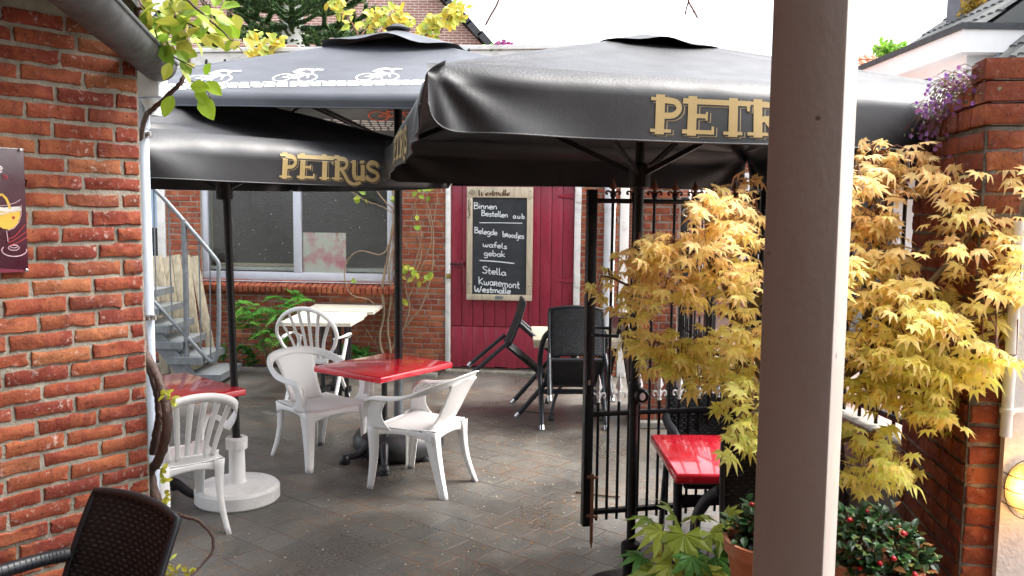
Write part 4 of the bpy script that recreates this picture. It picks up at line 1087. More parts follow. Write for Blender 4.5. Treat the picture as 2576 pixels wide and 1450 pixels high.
b = MB(); ribbons(b, word('e', -30, -355, 25, -352, 110, 18), lambda x, y, o: pf(x, -y, o), .0026, .00002, 15); b.add([pst(0, .992, .001), pst(1, .992, .001), pst(1, .999, .001), pst(0, .999, .001)], [(0, 1, 2, 3)])
ribbons(b, word('Westmalle', -60, -800, 215, -742, 40, 7), lambda x, y, o: pf(x, -y, o), .0026, .00002, 15)
b.build('white_lettering', pwh, t_po)
b = MB()
for uu, vv in ((.975, .985), (.985, .012)): b.lathe([(.006, 0), (.006, .003), (0, .005)], (0, 0, 0), 10); b.v[-30:] = [pst(uu, vv, 0) + rp_ @ Vector((p.x, -p.z, p.y)) for p in b.v[-30:]]
b.build('rivets', M['steel'], t_po)

# ================================================================ TABLES
def cast_base(root, h, spread=.27, seed=0, paw=True):
    b = MB(); b.tube([(0, 0, .10), (0, 0, h)], .022, 14); b.lathe([(.022, .30), (.03, .31), (.03, .33), (.022, .34)], (0, 0, 0), 14); b.lathe([(.05, .08), (.055, .11), (.042, .13), (.048, .16), (.036, .18), (.034, .24), (.024, .28)], (0, 0, 0), 18)
    b.bar((-.2, 0, h - .006), (.2, 0, h - .006), .03, .012); b.bar((0, -.2, h - .019), (0, .2, h - .019), .03, .012)
    b.build('column', M['iron_cast'], root, smooth=50, world=False)
    for k in range(4):
        a = R(45) + k * math.pi / 2; d = Vector((math.cos(a), math.sin(a), 0)); b = MB()
        pts = catmull([d * .03 + Vector((0, 0, .145)), d * .10 + Vector((0, 0, .135)), d * (spread * .72) + Vector((0, 0, .065)), d * spread + Vector((0, 0, .045))], 5)
        b.tube(pts, [.036 - .014 * i / (len(pts) - 1) for i in range(len(pts))], 8)
        for q in range(6):
            p = pts[3 + q * 2]; b.lathe([(.0, -.02), (.02, -.01), (.023, 0), (.02, .01), (0, .02)], p + Vector((0, 0, .008)), 8)
        e = d * (spread + .015)
        b.lathe([(0, .0), (.03, .0), (.04, .02), (.036, .05), (.02, .068), (0, .07)], e, 12)
        for q in (-1, 0, 1): b.lathe([(0, .0), (.012, .004), (.014, .018), (0, .03)], e + d * .03 + Vector((-d.y, d.x, 0)) * q * .018, 8)
        b.build('foot', M['iron_cast'], root, smooth=50, world=False)
def red_table(label, c, ang, sx, sy, h=.735):
    t = thing('bistro_table', label, 'table', (c[0], c[1], 0), ang, 'red bistro tables')
    b = MB(); b.bbox((0, 0, h - .022), (sx, sy, .044), .012, seg=3); b.build('tabletop', M['red_gloss'], t, smooth=60, world=False)
    b = MB(); b.bar((-sx / 2 + .012, sy / 2 - .012, h - .030), (sx / 2 - .012, sy / 2 - .012, h - .030), .01, .018); 
    cast_base(t, h - .045); return t
def quad_table(pl, pf_, pr_, pb_, h):
    P = [atZ(*p, h) for p in (pl, pf_, pr_, pb_)]
    c = sum(P, Vector()) / 4; a = (P[1] - P[0] + P[2] - P[3]); c2 = (P[3] - P[0] + P[2] - P[1])
    return c, math.atan2(a.y, a.x), a.length / 2, c2.length / 2
c, a, sx, sy = quad_table((778, 919), (950, 950), (1146, 912), (985, 889), .735)
red_table('glossy red square table between the two white tub chairs in the middle of the yard', c, a, sx, sy)
red_table('glossy red square table behind the slatted white chair at the left', (-2.20, 5.10), R(-41), .78, .78)
red_table('glossy red table at the right between black wicker chairs under the maple', (1.10, 3.83), R(0), .78, .66)

# white board table at the back
t_w = thing('trestle_table', 'cream white plank table on black pedestals against the back wall', 'table', (-1.87, 8.85, 0))
b = MB(); h = .765
rs = random.Random(2)
def plank_top(b, x0, x1, y0, y1, z, th, rag):
    n = 10; top = [(x0, y0), (x0, y1)]
    top = [(x0, y0 + (y1 - y0) * i / n) for i in range(n + 1)] + [(x1 + rs.uniform(-rag, rag), y1 - (y1 - y0) * i / n) for i in range(n + 1)]
    b.prism([(x, y, z - th) for x, y in top][::-1], (0, 0, th))
plank_top(b, -2.27, -1.49, 8.93, 9.62, h, .032, .006); plank_top(b, -2.25, -1.545, 8.02, 8.92, h - .004, .034, .014)
b.build('tabletop', M['table_white'], t_w)
for yy in (8.45, 9.25):
    b = MB()
    for xx in (-.06, .06): b.tube([(-1.87 + xx, yy, .05), (-1.87 + xx, yy, h - .04)], .022, 12)
    b.bar((-2.1, yy, .03), (-1.64, yy, .03), .05, .05); b.bar((-1.87, yy - .25, .03), (-1.87, yy + .25, .03), .05, .05); b.bar((-2.1, yy, h - .055), (-1.64, yy, h - .055), .05, .03)
    b.build('pedestal', M['iron_cast'], t_w, smooth=50)
b = MB(); b.tube([(-1.62, 8.12, 0), (-1.62, 8.12, h - .04)], .022, 12); b.tube([(-1.69, 8.12, 0), (-1.69, 8.12, h - .04)], .022, 12); b.build('leg', M['black_iron'], t_w, smooth=50)

# pale wooden table with curled iron base by the door
t_k = thing('garden_table', 'pale wooden table with curled cast iron feet in front of the red door', 'table', (.58, 7.66, 0))
b = MB()
for i in range(6): b.bbox((.58, 7.30 + i * .145 + .0, .725), (.78, .138, .03), .005)
for x_ in (.28, .88): b.bar((x_, 7.24, .692), (x_, 8.05, .692), .05, .034)
b.bar((.195, 7.235, .70), (.965, 7.235, .70), .018, .062); b.build('tabletop', M['wood_pale'], t_k, smooth=40)
for sx_ in (-1, 1):
    b = MB()
    for sy_ in (-1, 1):
        b.tube(catmull([(.58 + sx_ * .03, 7.66 + sy_ * .04, .40), (.58 + sx_ * .06, 7.66 + sy_ * .14, .36), (.58 + sx_ * .17, 7.66 + sy_ * .26, .22), (.58 + sx_ * .22, 7.66 + sy_ * .33, .04)], 6), .016, 8)
        b.lathe([(0, 0), (.028, 0), (.03, .03), (.018, .05), (0, .052)], (.58 + sx_ * .22, 7.66 + sy_ * .335, 0), 10)
    b.build('curled_foot', M['iron_cast'], t_k, smooth=50)
b = MB(); b.tube([(.58, 7.66, .36), (.58, 7.66, .69)], .03, 12); b.lathe([(.03, .34), (.055, .37), (.05, .43), (.03, .46)], (.58, 7.66, 0), 14); b.build('column', M['iron_cast'], t_k, smooth=50)

# ================================================================ WHITE PLASTIC CHAIRS
def lerp(a, c, t): return a + (c - a) * t
def strip(b, fn, n, m): b.grid(fn, n, m)
def leg_L(b, top, bot, wt, wb, sx, sy, bow=.02):
    """moulded leg: two thin tapered webs meeting in an outward corner"""
    top, bot = Vector(top), Vector(bot); n = 10; vs = []
    for i in range(n + 1):
        t = i / n; p = top.lerp(bot, t) + Vector((sx * bow, sy * bow, 0)) * math.sin(math.pi * t) * -.6
        w_ = lerp(wt, wb, t ** .6); ww = w_ * .75
        vs += [p + Vector((-sx * ww, 0, 0)), p + Vector((-sx * .008, sy * .002, 0)), p, p + Vector((sx * .002, -sy * .008, 0)), p + Vector((0, -sy * w_, 0))]
    b.add(vs, [(i * 5 + k, i * 5 + k + 1, (i + 1) * 5 + k + 1, (i + 1) * 5 + k) for i in range(n) for k in range(4)])
def seat_and_legs(t, wf=.25, wr=.205, arms=True):
    b = MB()
    def seat(u, v):
        x = -1 + 2 * u; hw = lerp(.207, .252, v); y = lerp(-.232, .24, v)
        z = .425 - .018 * math.sin(math.pi * min(1, v)) * (1 - x * x * .6) + .012 * abs(x) ** 4
        if v > .88: z -= (v - .88) ** 2 * 2.6
        return Vector((x * hw, y, z))
    b.grid(seat, 14, 16); b.build('seat', M['plastic'], t, smooth=60, world=False, solid=.006)
    b = MB()
    def apron(path, drop):
        n = len(path) - 1
        def f(u, v):
            i = min(int(u * n), n - 1); q = u * n - i
            p = Vector(path[i]).lerp(Vector(path[i + 1]), q); s = 4 * u * (1 - u)
            return p - Vector((0, 0, v * (drop * (1 - .62 * s ** .5))))
        b.grid(f, 24, 3)
    apron([(-wf, .235, .42), (wf, .235, .42)], .11); apron([(-wr, -.235, .42), (wr, -.235, .42)], .09)
    for sx in (-1, 1): apron([(sx * wf, .235, .42), (sx * ((wf + wr) / 2 + .006), 0, .425), (sx * (wr + .01), -.235, .42)], .08)
    b.build('apron', M['plastic'], t, smooth=60, world=False, solid=.006)
    for sx in (-1, 1):
        b = MB(); leg_L(b, (sx * (wf + .012), .245, .43), (sx * (wf + .005), .255, 0), .10, .045, sx, 1); b.build('leg', M['plastic'], t, smooth=40, world=False, solid=.007)
        b = MB(); leg_L(b, (sx * (wr + .012), -.245, .43), (sx * (wr + .015), -.33, 0), .095, .042, sx, -1, .035); b.build('leg', M['plastic'], t, smooth=40, world=False, solid=.007)
def tub_chair(label, loc, rz):
    t = thing('plastic_chair', label, 'chair', loc, rz, 'white plastic garden chairs')
    seat_and_legs(t)
    b = MB()
    def splat(u, v):
        x = -1 + 2 * u; hw = lerp(.135, .155, v) + .07 * max(0, v - .55) ** 1.5; y = -.215 - .125 * v - .02 * v * v + .02 * x * x; z = .43 + .335 * v - .9 * x * x * hw * hw * v
        return Vector((x * hw, y + (1 - v) ** 6 * .03, z - (1 - v) ** 6 * .005))
    b.grid(splat, 12, 14); b.build('back_splat', M['plastic'], t, smooth=60, world=False, solid=.006)
    # one band: arm - back rail - arm, flat on the arms and upright at the back
    half = [(.272, .235, .50), (.285, .225, .60), (.292, .17, .642), (.300, .05, .652), (.300, -.08, .672), (.275, -.22, .725), (.20, -.325, .765), (.10, -.360, .785), (0, -.370, .79)]
    path = catmull(half + [(-x, y, z) for x, y, z in half[-2::-1]], 4); b = MB(); n = len(path)
    def band(u, v):
        i = min(int(u * (n - 1)), n - 2); q = u * (n - 1) - i; p = path[i].lerp(path[i + 1], q); tg = (path[i + 1] - path[i]).normalized()
        k = min(1, max(0, (-.02 - p.y) / .25)); vert = min(1, max(0, (.63 - p.z) / .1))
        inward = Vector((-p.x, -(p.y + .1) * .6, 0)); inward = inward - tg * inward.dot(tg); inward.normalize()
        up = tg.cross(inward); up = up if up.z > 0 else -up
        ang = (v - .5) * 2
        w_ = .036 + .006 * k
        return p + inward * (ang * w_ * (1 - .55 * k)) - Vector((0, 0, 1)) * (.022 * ang * ang + k * (ang * .5 + .5) * .0) + up * (-ang * w_ * .55 * k)
    b.grid(band, (n - 1) * 2, 8); b.build('arm_rail', M['plastic'], t, smooth=70, world=False, solid=.006)
    for sx in (-1, 1):
        b = MB()
        def web(u, v): 
            z = lerp(.42, .615, v); return Vector((sx * (lerp(.262, .283, v)), lerp(.245, .235, v) - u * lerp(.125, .105, v) * (1 + .5 * (2 * v - 1) ** 2), z))
        b.grid(web, 6, 8); b.build('arm_support', M['plastic'], t, smooth=60, world=False, solid=.007)
    return t
def ang_to(d): return math.atan2(d[1], d[0]) - math.pi / 2
tub_chair('white plastic tub chair left of the middle red table, its seat turned to the camera', (-1.42, 6.10, 0), ang_to((.72, -.70)))
tub_chair('white plastic tub chair right of the middle red table, seen from behind', (-.615, 5.56, 0), ang_to((-.90, .43)))
def slat_chair(label, loc, rz):
    t = thing('plastic_chair', label, 'chair', loc, rz, 'white plastic garden chairs')
    seat_and_legs(t, .235, .205)
    for i in range(6):
        b = MB(); f = (i - 2.5) / 2.5
        def slat(u, v):
            x0 = f * .145; x1 = f * .225; x = lerp(x0, x1, v ** 1.3) + (u - .5) * lerp(.030, .038, v); return Vector((x, -.225 - .13 * v - .03 * v * v + .035 * f * f * v, .45 + .36 * v - .03 * f * f * v))
        b.grid(slat, 3, 12); b.build('back_slat', M['plastic'], t, smooth=60, world=False, solid=.008)
    b = MB()
    def low(u, v):
        x = -1 + 2 * u; return Vector((x * .19, -.222 + .02 * x * x - .016 * v, .425 + .055 * v))
    b.grid(low, 14, 4)
    b.build('back_foot', M['plastic'], t, smooth=60, world=False, solid=.008)
    arc = catmull([(.262, -.20, .60), (.275, -.285, .68), (.262, -.345, .752), (.20, -.372, .80), (.10, -.385, .828), (0, -.39, .836), (-.10, -.385, .828), (-.20, -.372, .80), (-.262, -.345, .752), (-.275, -.285, .68), (-.262, -.20, .60)], 4)
    b = MB(); n = len(arc)
    def rail(u, v):
        i = min(int(u * (n - 1)), n - 2); q = u * (n - 1) - i; p = arc[i].lerp(arc[i + 1], q); tg = (arc[i + 1] - arc[i]).normalized(); dn = Vector((0, .25, -1)); dn = (dn - tg * dn.dot(tg)).normalized(); bk = tg.cross(dn)
        a = (v - .5) * 2; return p + dn * (a * .026) - Vector((0, 1, 0)) * (.016 * (1 - a * a))
    b.grid(rail, (n - 1) * 2, 8); b.build('top_rail', M['plastic'], t, smooth=70, world=False, solid=.006)
    for sx in (-1, 1):
        arm = catmull([(sx * .262, -.21, .60), (sx * .285, -.08, .605), (sx * .285, .08, .61), (sx * .278, .19, .60), (sx * .262, .235, .52), (sx * .25, .245, .43)], 4)
        b = MB(); b.tube(arm, .026, 8, flat=.45, up=(0, 0, 1)); b.build('arm', M['plastic'], t, smooth=60, world=False)
    return t
slat_chair('white plastic chair with fanned slat back beside the left red table', (-1.93, 4.76, 0), ang_to((-.62, .78))).scale = (.84, .95, .985)
# folding chair with oval fan back at the cream table
t = thing('folding_chair', 'white folding chair with oval fan back and tube legs at the cream table', 'chair', (-1.86, 7.95, 0), R(-6), 'white plastic garden chairs')
oval = []
for i in range(33):
    a = R(-58) + R(296) * i / 32
    oval.append(Vector((.285 * math.cos(a) * (1 if math.sin(a) > -.2 else .96), -.20 - .10 * (math.sin(a) + 1), .70 + .255 * math.sin(a))))
b = MB(); b.tube(oval, .024, 10, flat=.6); b.build('back_hoop', M['plastic'], t, smooth=60, world=False)
for i in range(6):
    f = (i - 2.5) / 2.5; b = MB()
    p0 = Vector((f * .12, -.205, .47)); x1 = f * .235; z1 = .70 + .255 * math.sqrt(max(0, 1 - (x1 / .285) ** 2)) - .01; p1 = Vector((x1, -.20 - .10 * ((z1 - .7) / .255 + 1), z1))
    pts = catmull([p0, p0.lerp(p1, .4) + Vector((-f * .02, 0, 0)), p0.lerp(p1, .75) + Vector((-f * .012, 0, 0)), p1], 5)
    b.tube(pts, .016, 8, flat=.45); b.build('back_slat', M['plastic'], t, smooth=60, world=False)
b = MB()
b.grid(lambda u, v: Vector(((-1 + 2 * u) * lerp(.17, .22, v), lerp(-.2, .25, v), .44 + .02 * math.cos(v * 3.1))), 10, 12); b.build('seat', M['plastic'], t, smooth=60, world=False, solid=.02)
b = MB(); b.grid(lambda u, v: Vector(((-1 + 2 * u) * .165, -.20 + .01 * v, .41 + .08 * v)), 8, 3); b.build('back_foot', M['plastic'], t, smooth=60, world=False, solid=.012)
for sx in (-1, 1):
    b = MB(); b.tube([(sx * .235, .16, .60), (sx * .235, -.27, 0)], .018, 10, flat=.8); b.build('leg', M['plastic'], t, smooth=60, world=False)
    b = MB(); b.tube([(sx * .205, -.17, .47), (sx * .205, .30, 0)], .018, 10, flat=.8); b.build('leg', M['plastic'], t, smooth=60, world=False)
    b = MB(); b.tube(catmull([(sx * .25, -.26, .66), (sx * .285, -.1, .66), (sx * .285, .1, .66), (sx * .24, .2, .61)], 4), .022, 8, flat=.5); b.build('arm', M['plastic'], t, smooth=60, world=False)

# ================================================================ BLACK WICKER CHAIRS
t_ = NT('wicker')
g = t_.n('ShaderNodeNewGeometry')
n1 = t_.noise(220, 2, .5)
t_.l(t_.ramp(g.outputs['Random Per Island'], [(0, (.006, .007, .009)), (.7, (.018, .021, .027)), (1, (.036, .041, .052))]), t_.b.inputs['Base Color'])
t_.set(Roughness=.38, Specular_IOR_Level=.5); t_.l(t_.bump(n1.outputs[0], .3, .001), t_.b.inputs['Normal'])
M['wicker'] = t_.m
M['wicker_back'] = pm('wicker_back', (.004, .004, .005), .8, .3, 40, .2)
def weave(b, fn, nx, ny, nrm, both=True, pw_=.9, th=.0035):
    """woven strands: little pillows in a running bond over a curved sheet fn(u,v)"""
    for j in range(ny):
        for i in range(nx + (j % 2)):
            c = (i + .5 - .5 * (j % 2)) / nx; u0, u1 = max(0, c - .5 / nx * pw_), min(1, c + .5 / nx * pw_); v0, v1 = (j + .10) / ny, (j + .90) / ny
            if u1 - u0 < .2 / nx: continue
            for sg in ((1, -1) if both else (1,)):
                p = [fn(u0, v0), fn(u1, v0), fn(u1, v1), fn(u0, v1)]; um, vm = (u0 + u1) / 2, (v0 + v1) / 2; du, dv = (u1 - u0) * .28, (v1 - v0) * .22
                q = [fn(um - du, vm - dv) + nrm * sg * th * 2, fn(um + du, vm - dv) + nrm * sg * th * 2, fn(um + du, vm + dv) + nrm * sg * th * 2, fn(um - du, vm + dv) + nrm * sg * th * 2]
                p = [x + nrm * sg * .001 for x in p]
                b.add(p + q, [(0, 1, 5, 4), (1, 2, 6, 5), (2, 3, 7, 6), (3, 0, 4, 7), (4, 5, 6, 7)] if sg > 0 else [(4, 5, 1, 0), (5, 6, 2, 1), (6, 7, 3, 2), (7, 4, 0, 3), (7, 6, 5, 4)])
def wicker_chair(label, loc, rz, tilt=0, hh=.93, rot=None):
    # local origin under the front feet; facing +y; tilt tips it forward on to the front feet
    t = thing('wicker_chair', label, 'chair', loc, group='black wicker armchairs', rot=rot if rot is not None else (-tilt, 0, rz))
    nb_ = Vector((0, -.95, .3)).normalized()
    def back(u, v):
        x = -1 + 2 * u; hw = .225 + .005 * math.sin(v * 3); y = -.47 - .11 * v - .04 * v * v - .028 * (1 - x * x); return Vector((x * hw, y, .45 + (hh - .45) * v - .012 * x * x * v))
    def seat(u, v):
        x = -1 + 2 * u; return Vector((x * lerp(.225, .235, v), lerp(-.47, .01, v), .44 + .012 * v - .012 * (1 - x * x)))
    b = MB(); b.grid(back, 10, 12); p = b.build('backrest', M['wicker_back'], t, smooth=60, world=False, solid=.012)
    b = MB(); weave(b, back, 13, 30, nb_, True, .88, .0045)
    b.v = b.v; wv_ = b.build('back_weave', M['wicker'], p, world=False)
    b = MB(); b.grid(seat, 10, 12); p2 = b.build('seat', M['wicker_back'], t, smooth=60, world=False, solid=.014)
    b = MB(); weave(b, seat, 13, 28, Vector((0, 0, 1)), True, .88, .0045); b.build('seat_weave', M['wicker'], p2, world=False)
    # braided rim round the back
    rim = [back(0, i / 14) for i in range(15)] + [back(i / 10, 1) for i in range(1, 11)] + [back(1, 1 - i / 14) for i in range(1, 15)]
    b = MB(); b.tube(rim, .013, 8)
    for i in range(90):
        f = i / 90 * (len(rim) - 1); k = int(f); q = rim[k].lerp(rim[min(k + 1, len(rim) - 1)], f - k); tg = (rim[min(k + 1, len(rim) - 1)] - rim[k]).normalized()
        sd = tg.cross(nb_); b.bar(q - tg * .006 + sd * .011 - nb_ * .008, q + tg * .006 + sd * .011 + nb_ * .008, .006, .006)
    b.build('braided_rim', M['wicker'], p, smooth=60, world=False)
    b = MB(); fr = [seat(0, 1), seat(1, 1), seat(1, 0), seat(0, 0), seat(0, 1)]
    for a_, c_ in zip(fr, fr[1:]): b.tube([a_ - Vector((0, 0, .014)), c_ - Vector((0, 0, .014))], .017, 8)
    b.build('seat_frame', M['wicker'], t, smooth=60, world=False)
    for sx in (-1, 1):
        arm = catmull([(sx * .275, .0, 0), (sx * .275, .0, .30), (sx * .278, -.005, .56), (sx * .278, -.04, .635), (sx * .278, -.12, .655), (sx * .275, -.30, .655), (sx * .262, -.44, .655), (sx * .235, -.53, .655)], 5)
        b = MB(); b.tube(arm, .023, 10)
        for i in range(0, 56):
            f = i / 56 * (len(arm) - 1); k = int(f); q = arm[k].lerp(arm[min(k + 1, len(arm) - 1)], f - k); tg = (arm[min(k + 1, len(arm) - 1)] - arm[k]).normalized(); o1 = tg.orthogonal().normalized(); o2 = tg.cross(o1)
            ring_ = [q + (o1 * math.cos(a) + o2 * math.sin(a)) * .0232 + tg * .006 * math.sin(a) for a in [2 * math.pi * w_ / 8 for w_ in range(9)]]
            if i > 2: b.tube(ring_, .0016, 4, cap=False)
        o = b.build('arm_and_front_leg', M['wicker'], t, smooth=60, world=False)
        b = MB(); b.lathe([(0, 0), (.024, 0), (.025, .045), (.0, .046)], (sx * .275, 0, -.002), 12); b.build('foot_cap', M['steel'], o, smooth=40, world=False)
        rl_ = [(sx * .235, -.50, .46), (sx * .245, -.53, .25), (sx * .25, -.565, 0)]
        b = MB(); b.tube(rl_, .018, 10)
        for i in range(28):
            q = Vector(rl_[0]).lerp(Vector(rl_[2]), .1 + .85 * i / 28); b.tube([q + Vector((.0195 * math.cos(a), .0195 * math.sin(a), .005 * math.sin(a))) for a in [2 * math.pi * w_ / 8 for w_ in range(9)]], .003, 4, cap=False)
        o = b.build('rear_leg', M['wicker'], t, smooth=60, world=False)
        b = MB(); b.lathe([(0, 0), (.020, 0), (.021, .045), (.0, .046)], (sx * .25, -.565, -.002), 12); b.build('foot_cap', M['steel'], o, smooth=40, world=False)
    b = MB(); b.bar((-.27, -.0, .37), (.27, -.0, .37), .03, .035); b.build('front_rail', M['wicker'], t, world=False)
    return t
k1 = wicker_chair('black wicker armchair tipped forward against the pale table, its back to the camera', (.545, 6.98, .0), R(2), R(39), hh=.84)
k2 = dup(k1, (.03, 7.72, 0), (R(-41), 0, R(-90 + 4)), 'black wicker armchair tipped sideways on against the pale table, left of the other one')
k3 = dup(k1, (1.13, 4.14, 0), (0, 0, R(180)), 'upright black wicker armchair behind the right red table, beside the gate')
k3.scale = (1, 1, 1.09)
k4 = dup(k1, (1.0, 3.06, 0), (R(-33), 0, R(-6)), 'black wicker armchair tipped against the near side of the right red table')
tm, ym = None, None
dk = Vector((-.56, -.825, 0)).normalized(); q5 = Vector((-1.20, 2.56, .07)) + dk * .60
k4.scale = (.92, 1, 1)
k5 = wicker_chair('black wicker armchair in the bottom left corner beside the brick wall', q5, 0, hh=.855, rot=(0, 0, ang_to(dk)))
b = MB(); b.bbox((-1.5, 1.4, .03), (2.2, 2.5, .08), .01); tag(b.build('terrace_step', M['concrete']), kind='structure')

# ================================================================ STEEL STAIR, PLANKS, SIGN BOARD
YS = 8.62
def sy(px, py, y=YS): return atY(px, py, y)
t_s = thing('steel_stair', 'galvanised steel outdoor stair with grating treads and tube handrail at the left', 'stair', sy(480, 950))
gr = NT('grating'); bkt = gr.n('ShaderNodeTexBrick', i_Scale=1.0, i_Mortar_Size=.005, i_Brick_Width=.03, i_Row_Height=.012); gr.l(gr.tc.outputs['Object'], bkt.inputs['Vector'])
bkt.offset = 0; gr.l(gr.mix(bkt.outputs['Fac'], (.10, .11, .12), (.42, .46, .48)), gr.b.inputs['Base Color']); gr.set(Metallic=.5, Roughness=.4)
tp_ = [(471, 555, 936), (421, 507, 893), (400, 457, 854), (384, 424, 813), (368, 395, 770), (340, 368, 728)]
for i, (x0_, x1_, y_) in enumerate(tp_):
    q = sy(x1_, y_ + 8, 8.55); zt_ = q.z
    w_ = .36; f = MB()
    f.bar((q.x - w_, 8.55, zt_ - .035), (q.x, 8.55, zt_ - .035), .006, .07); f.bar((q.x - w_, 9.25, zt_ - .035), (q.x, 9.25, zt_ - .035), .006, .07)
    f.bar((q.x - .003, 8.55, zt_ - .035), (q.x - .003, 9.25, zt_ - .035), .006, .07); f.bar((q.x - w_, 8.55, zt_ - .035), (q.x - w_, 9.25, zt_ - .035), .006, .07)
    tr = f.build('tread', M['zinc'], t_s)
    f = MB(); f.box((q.x - w_ / 2, 8.90, zt_ - .008), (w_ - .012, .69, .012)); f.build('grating', gr.m, tr)
for yy in (8.60, 9.2):
    b = MB()
    pts = [sy(x1_ - 8, y_ + 30, yy) for (x0_, x1_, y_) in tp_]
    p0, p1 = Vector((pts[0].x + .0, yy, .0)), Vector((pts[-1].x - .3, yy, pts[-1].z + .15)); b.bar(p0 + Vector((-.25, 0, .04)), p1, .012, .16); b.build('stringer', M['zinc'], t_s)
rail_pts = catmull([sy(374, 462), sy(420, 508), sy(500, 600), sy(535, 642)], 3) + catmull([sy(535, 642), sy(549, 662), sy(550, 690), sy(551, 800), sy(548, 890)], 3)[1:] + catmull([sy(548, 890), sy(541, 907), sy(528, 908), sy(500, 880), sy(440, 815), sy(366, 735), sy(330, 698)], 3)[1:]
b = MB(); b.tube(rail_pts, .022, 10); b.build('handrail', M['zinc'], t_s, smooth=60)
b = MB(); b.tube([sy(462, 553), sy(467, 700), sy(471, 951)], .028, 10); b.build('post', M['zinc'], t_s, smooth=60)
for (xa, ya, xb, yb) in ((386, 470, 393, 765), (423, 512, 433, 808), (500, 600, 506, 885), (528, 635, 530, 905)):
    b = MB(); b.tube([sy(xa, ya), sy(xb, yb)], .008, 8); b.build('baluster', M['zinc'], t_s, smooth=60)
YP = 9.45
for i, (xa, xb, yt) in enumerate(((378, 420, 646), (398, 446, 641), (421, 466, 641), (443, 486, 642), (467, 508, 641), (487, 545, 640))):
    b = MB(); p0 = atY(xb - 4, 925, YP - .28); p0.z = .012 + (i % 2) * .004; p1 = atY(xa, yt + (i % 3) * 3, YP + .08)
    b.bar(p0, p1, .095, .02, (0, -1, .2), .003)
    tag(b.build('wooden_plank', M['wood_grey'], smooth=40), 'grey green weathered plank leaning on the back wall behind the steel stair', 'plank', 'planks leaning behind the stair')
# folded pavement sign leaning in the corner
t_a = thing('pavement_sign', 'dark maroon folding pavement sign standing between the drainpipe and the brick pier', 'sign', (1.02, 7.5, 0))
for sx in (-1, 1):
    b = MB(); p0 = Vector((1.0 + sx * .17, 7.45, .0)); p1 = Vector((1.0 + sx * .02, 7.45, .92)); ax = (p1 - p0)
    b.bar(p0 + ax * .08 + Vector((0, .25, 0)), p1 + Vector((0, .25, 0)), .52, .016, (0, 1, 0) if False else (1, 0, .2)); 
    pnl = b.build('panel', pm('sign_maroon', (.07, .012, .02), .35, .3, 5, 0, dirt=(.25, .2, .2), dirtscale=9, dirtamt=.3), t_a)
    b = MB()
    for yy in (.0, .5): b.bar(p0 + Vector((0, yy, 0)), p1 + Vector((0, yy, 0)), .03, .03)
    b.build('frame', M['black_iron'], t_a)

# ================================================================ POST AT THE RIGHT, VERANDA OVER THE CAMERA
pc_ = onP(2103, 725, Vector((0, 1.35, 0)), Vector((0, 1, 0)))
a0 = R(31); d1 = Vector((-math.cos(a0), math.sin(a0), 0)); d2 = Vector((math.sin(a0), math.cos(a0), 0)); wq = .118
b = MB(); cpt = Vector((pc_.x, pc_.y, 1.3)) + d1 * wq / 2 + d2 * wq / 2
b.bbox(Vector((0, 0, 0)), (wq, wq, 2.9), .004, Matrix((d1, d2, Vector((0, 0, 1)))).transposed())
ptop, pbot = atY(2136, 0, pc_.y), atY(2071, 1450, pc_.y)
lean = Vector((ptop.x - pbot.x, 0, ptop.z - pbot.z)); lean /= lean.z
b.v = [cpt + p + Vector((lean.x, 0, 0)) * p.z - Vector((0, 0, 0)) for p in b.v]
zmid = (ptop.z + pbot.z) / 2
b.v = [v + Vector((lean.x * (1.3 - zmid), 0, 0)) for v in b.v]
tag(b.build('veranda_post', M['post_paint'], smooth=40), 'square pale painted wooden post close to the camera at the right', 'post')
t_v = thing('veranda', 'unseen veranda roof and walls over and behind the camera, shaped to shade the post', 'veranda', (0, -1.2, 0))
b = MB(); b.box((-.77, -.45, 2.84), (2.86, 5.5, .10)); b.box((2.0, -1.5, 2.84), (2.44, 3.4, .10)); b.build('roof', M['post_paint'], t_v)  # out of view; outline set so the post front stays in shade
b = MB(); b.box((.2, -3.1, 1.5), (6.2, .2, 3.0)); b.build('unseen_back_wall', M['brick_dark'], t_v)  # this and the next two: unseen dark walls added to darken the post front
b = MB(); b.box((2.75, -2.2, 1.5), (.2, 1.6, 3.0)); b.build('unseen_side_wall', M['brick_dark'], t_v)
b = MB(); b.box((-2.75, -.65, 1.5), (.2, 4.9, 3.0)); b.build('unseen_left_wall', M['brick_dark'], t_v)

# ================================================================ PLANTS
def jitcol(c, s=.12):
    k = 1 + ru(-s, s); return tuple(max(0, min(1, x * k * (1 + ru(-s, s) * .5))) for x in c)
def star_leaf(b, p, fwd, up, L, lobes, droop, col, tipcol=None, wide=.34, notch=.36):
    """palmate leaf: every lobe a folded kite that bends down towards its tip"""
    fwd = fwd.normalized(); sd = fwd.cross(up)
    if sd.length < 1e-4: sd = fwd.orthogonal()
    sd.normalize(); up = sd.cross(fwd).normalized()
    def pt(a, r, h): return p + (fwd * math.cos(a) + sd * math.sin(a)) * r + up * h
    n = len(lobes); tipcol = tipcol or col
    for i, (a, l) in enumerate(lobes):
        aL = (lobes[i - 1][0] + a) / 2 if i else a - .42; aR = (lobes[i + 1][0] + a) / 2 if i < n - 1 else a + .42
        r = L * l; nt_ = L * notch
        hd = lambda q: -droop * L * q * q
        nl = pt(aL, nt_, hd(.25)); nr_ = pt(aR, nt_, hd(.25)); m = pt(a, r * .52, hd(.42) + .035 * L); tip = pt(a, r, hd(l * 1.05))
        wl = pt(a + (aL - a) * wide * 1.25, r * .60, hd(.5)); wr = pt(a + (aR - a) * wide * 1.25, r * .60, hd(.5))
        b.add([p, nl, wl, m, wr, nr_, tip], [(0, 3, 2, 1), (0, 5, 4, 3)], 0, col)
        b.add([wl, m, wr, tip], [(0, 1, 3), (1, 2, 3)], 0, tipcol)
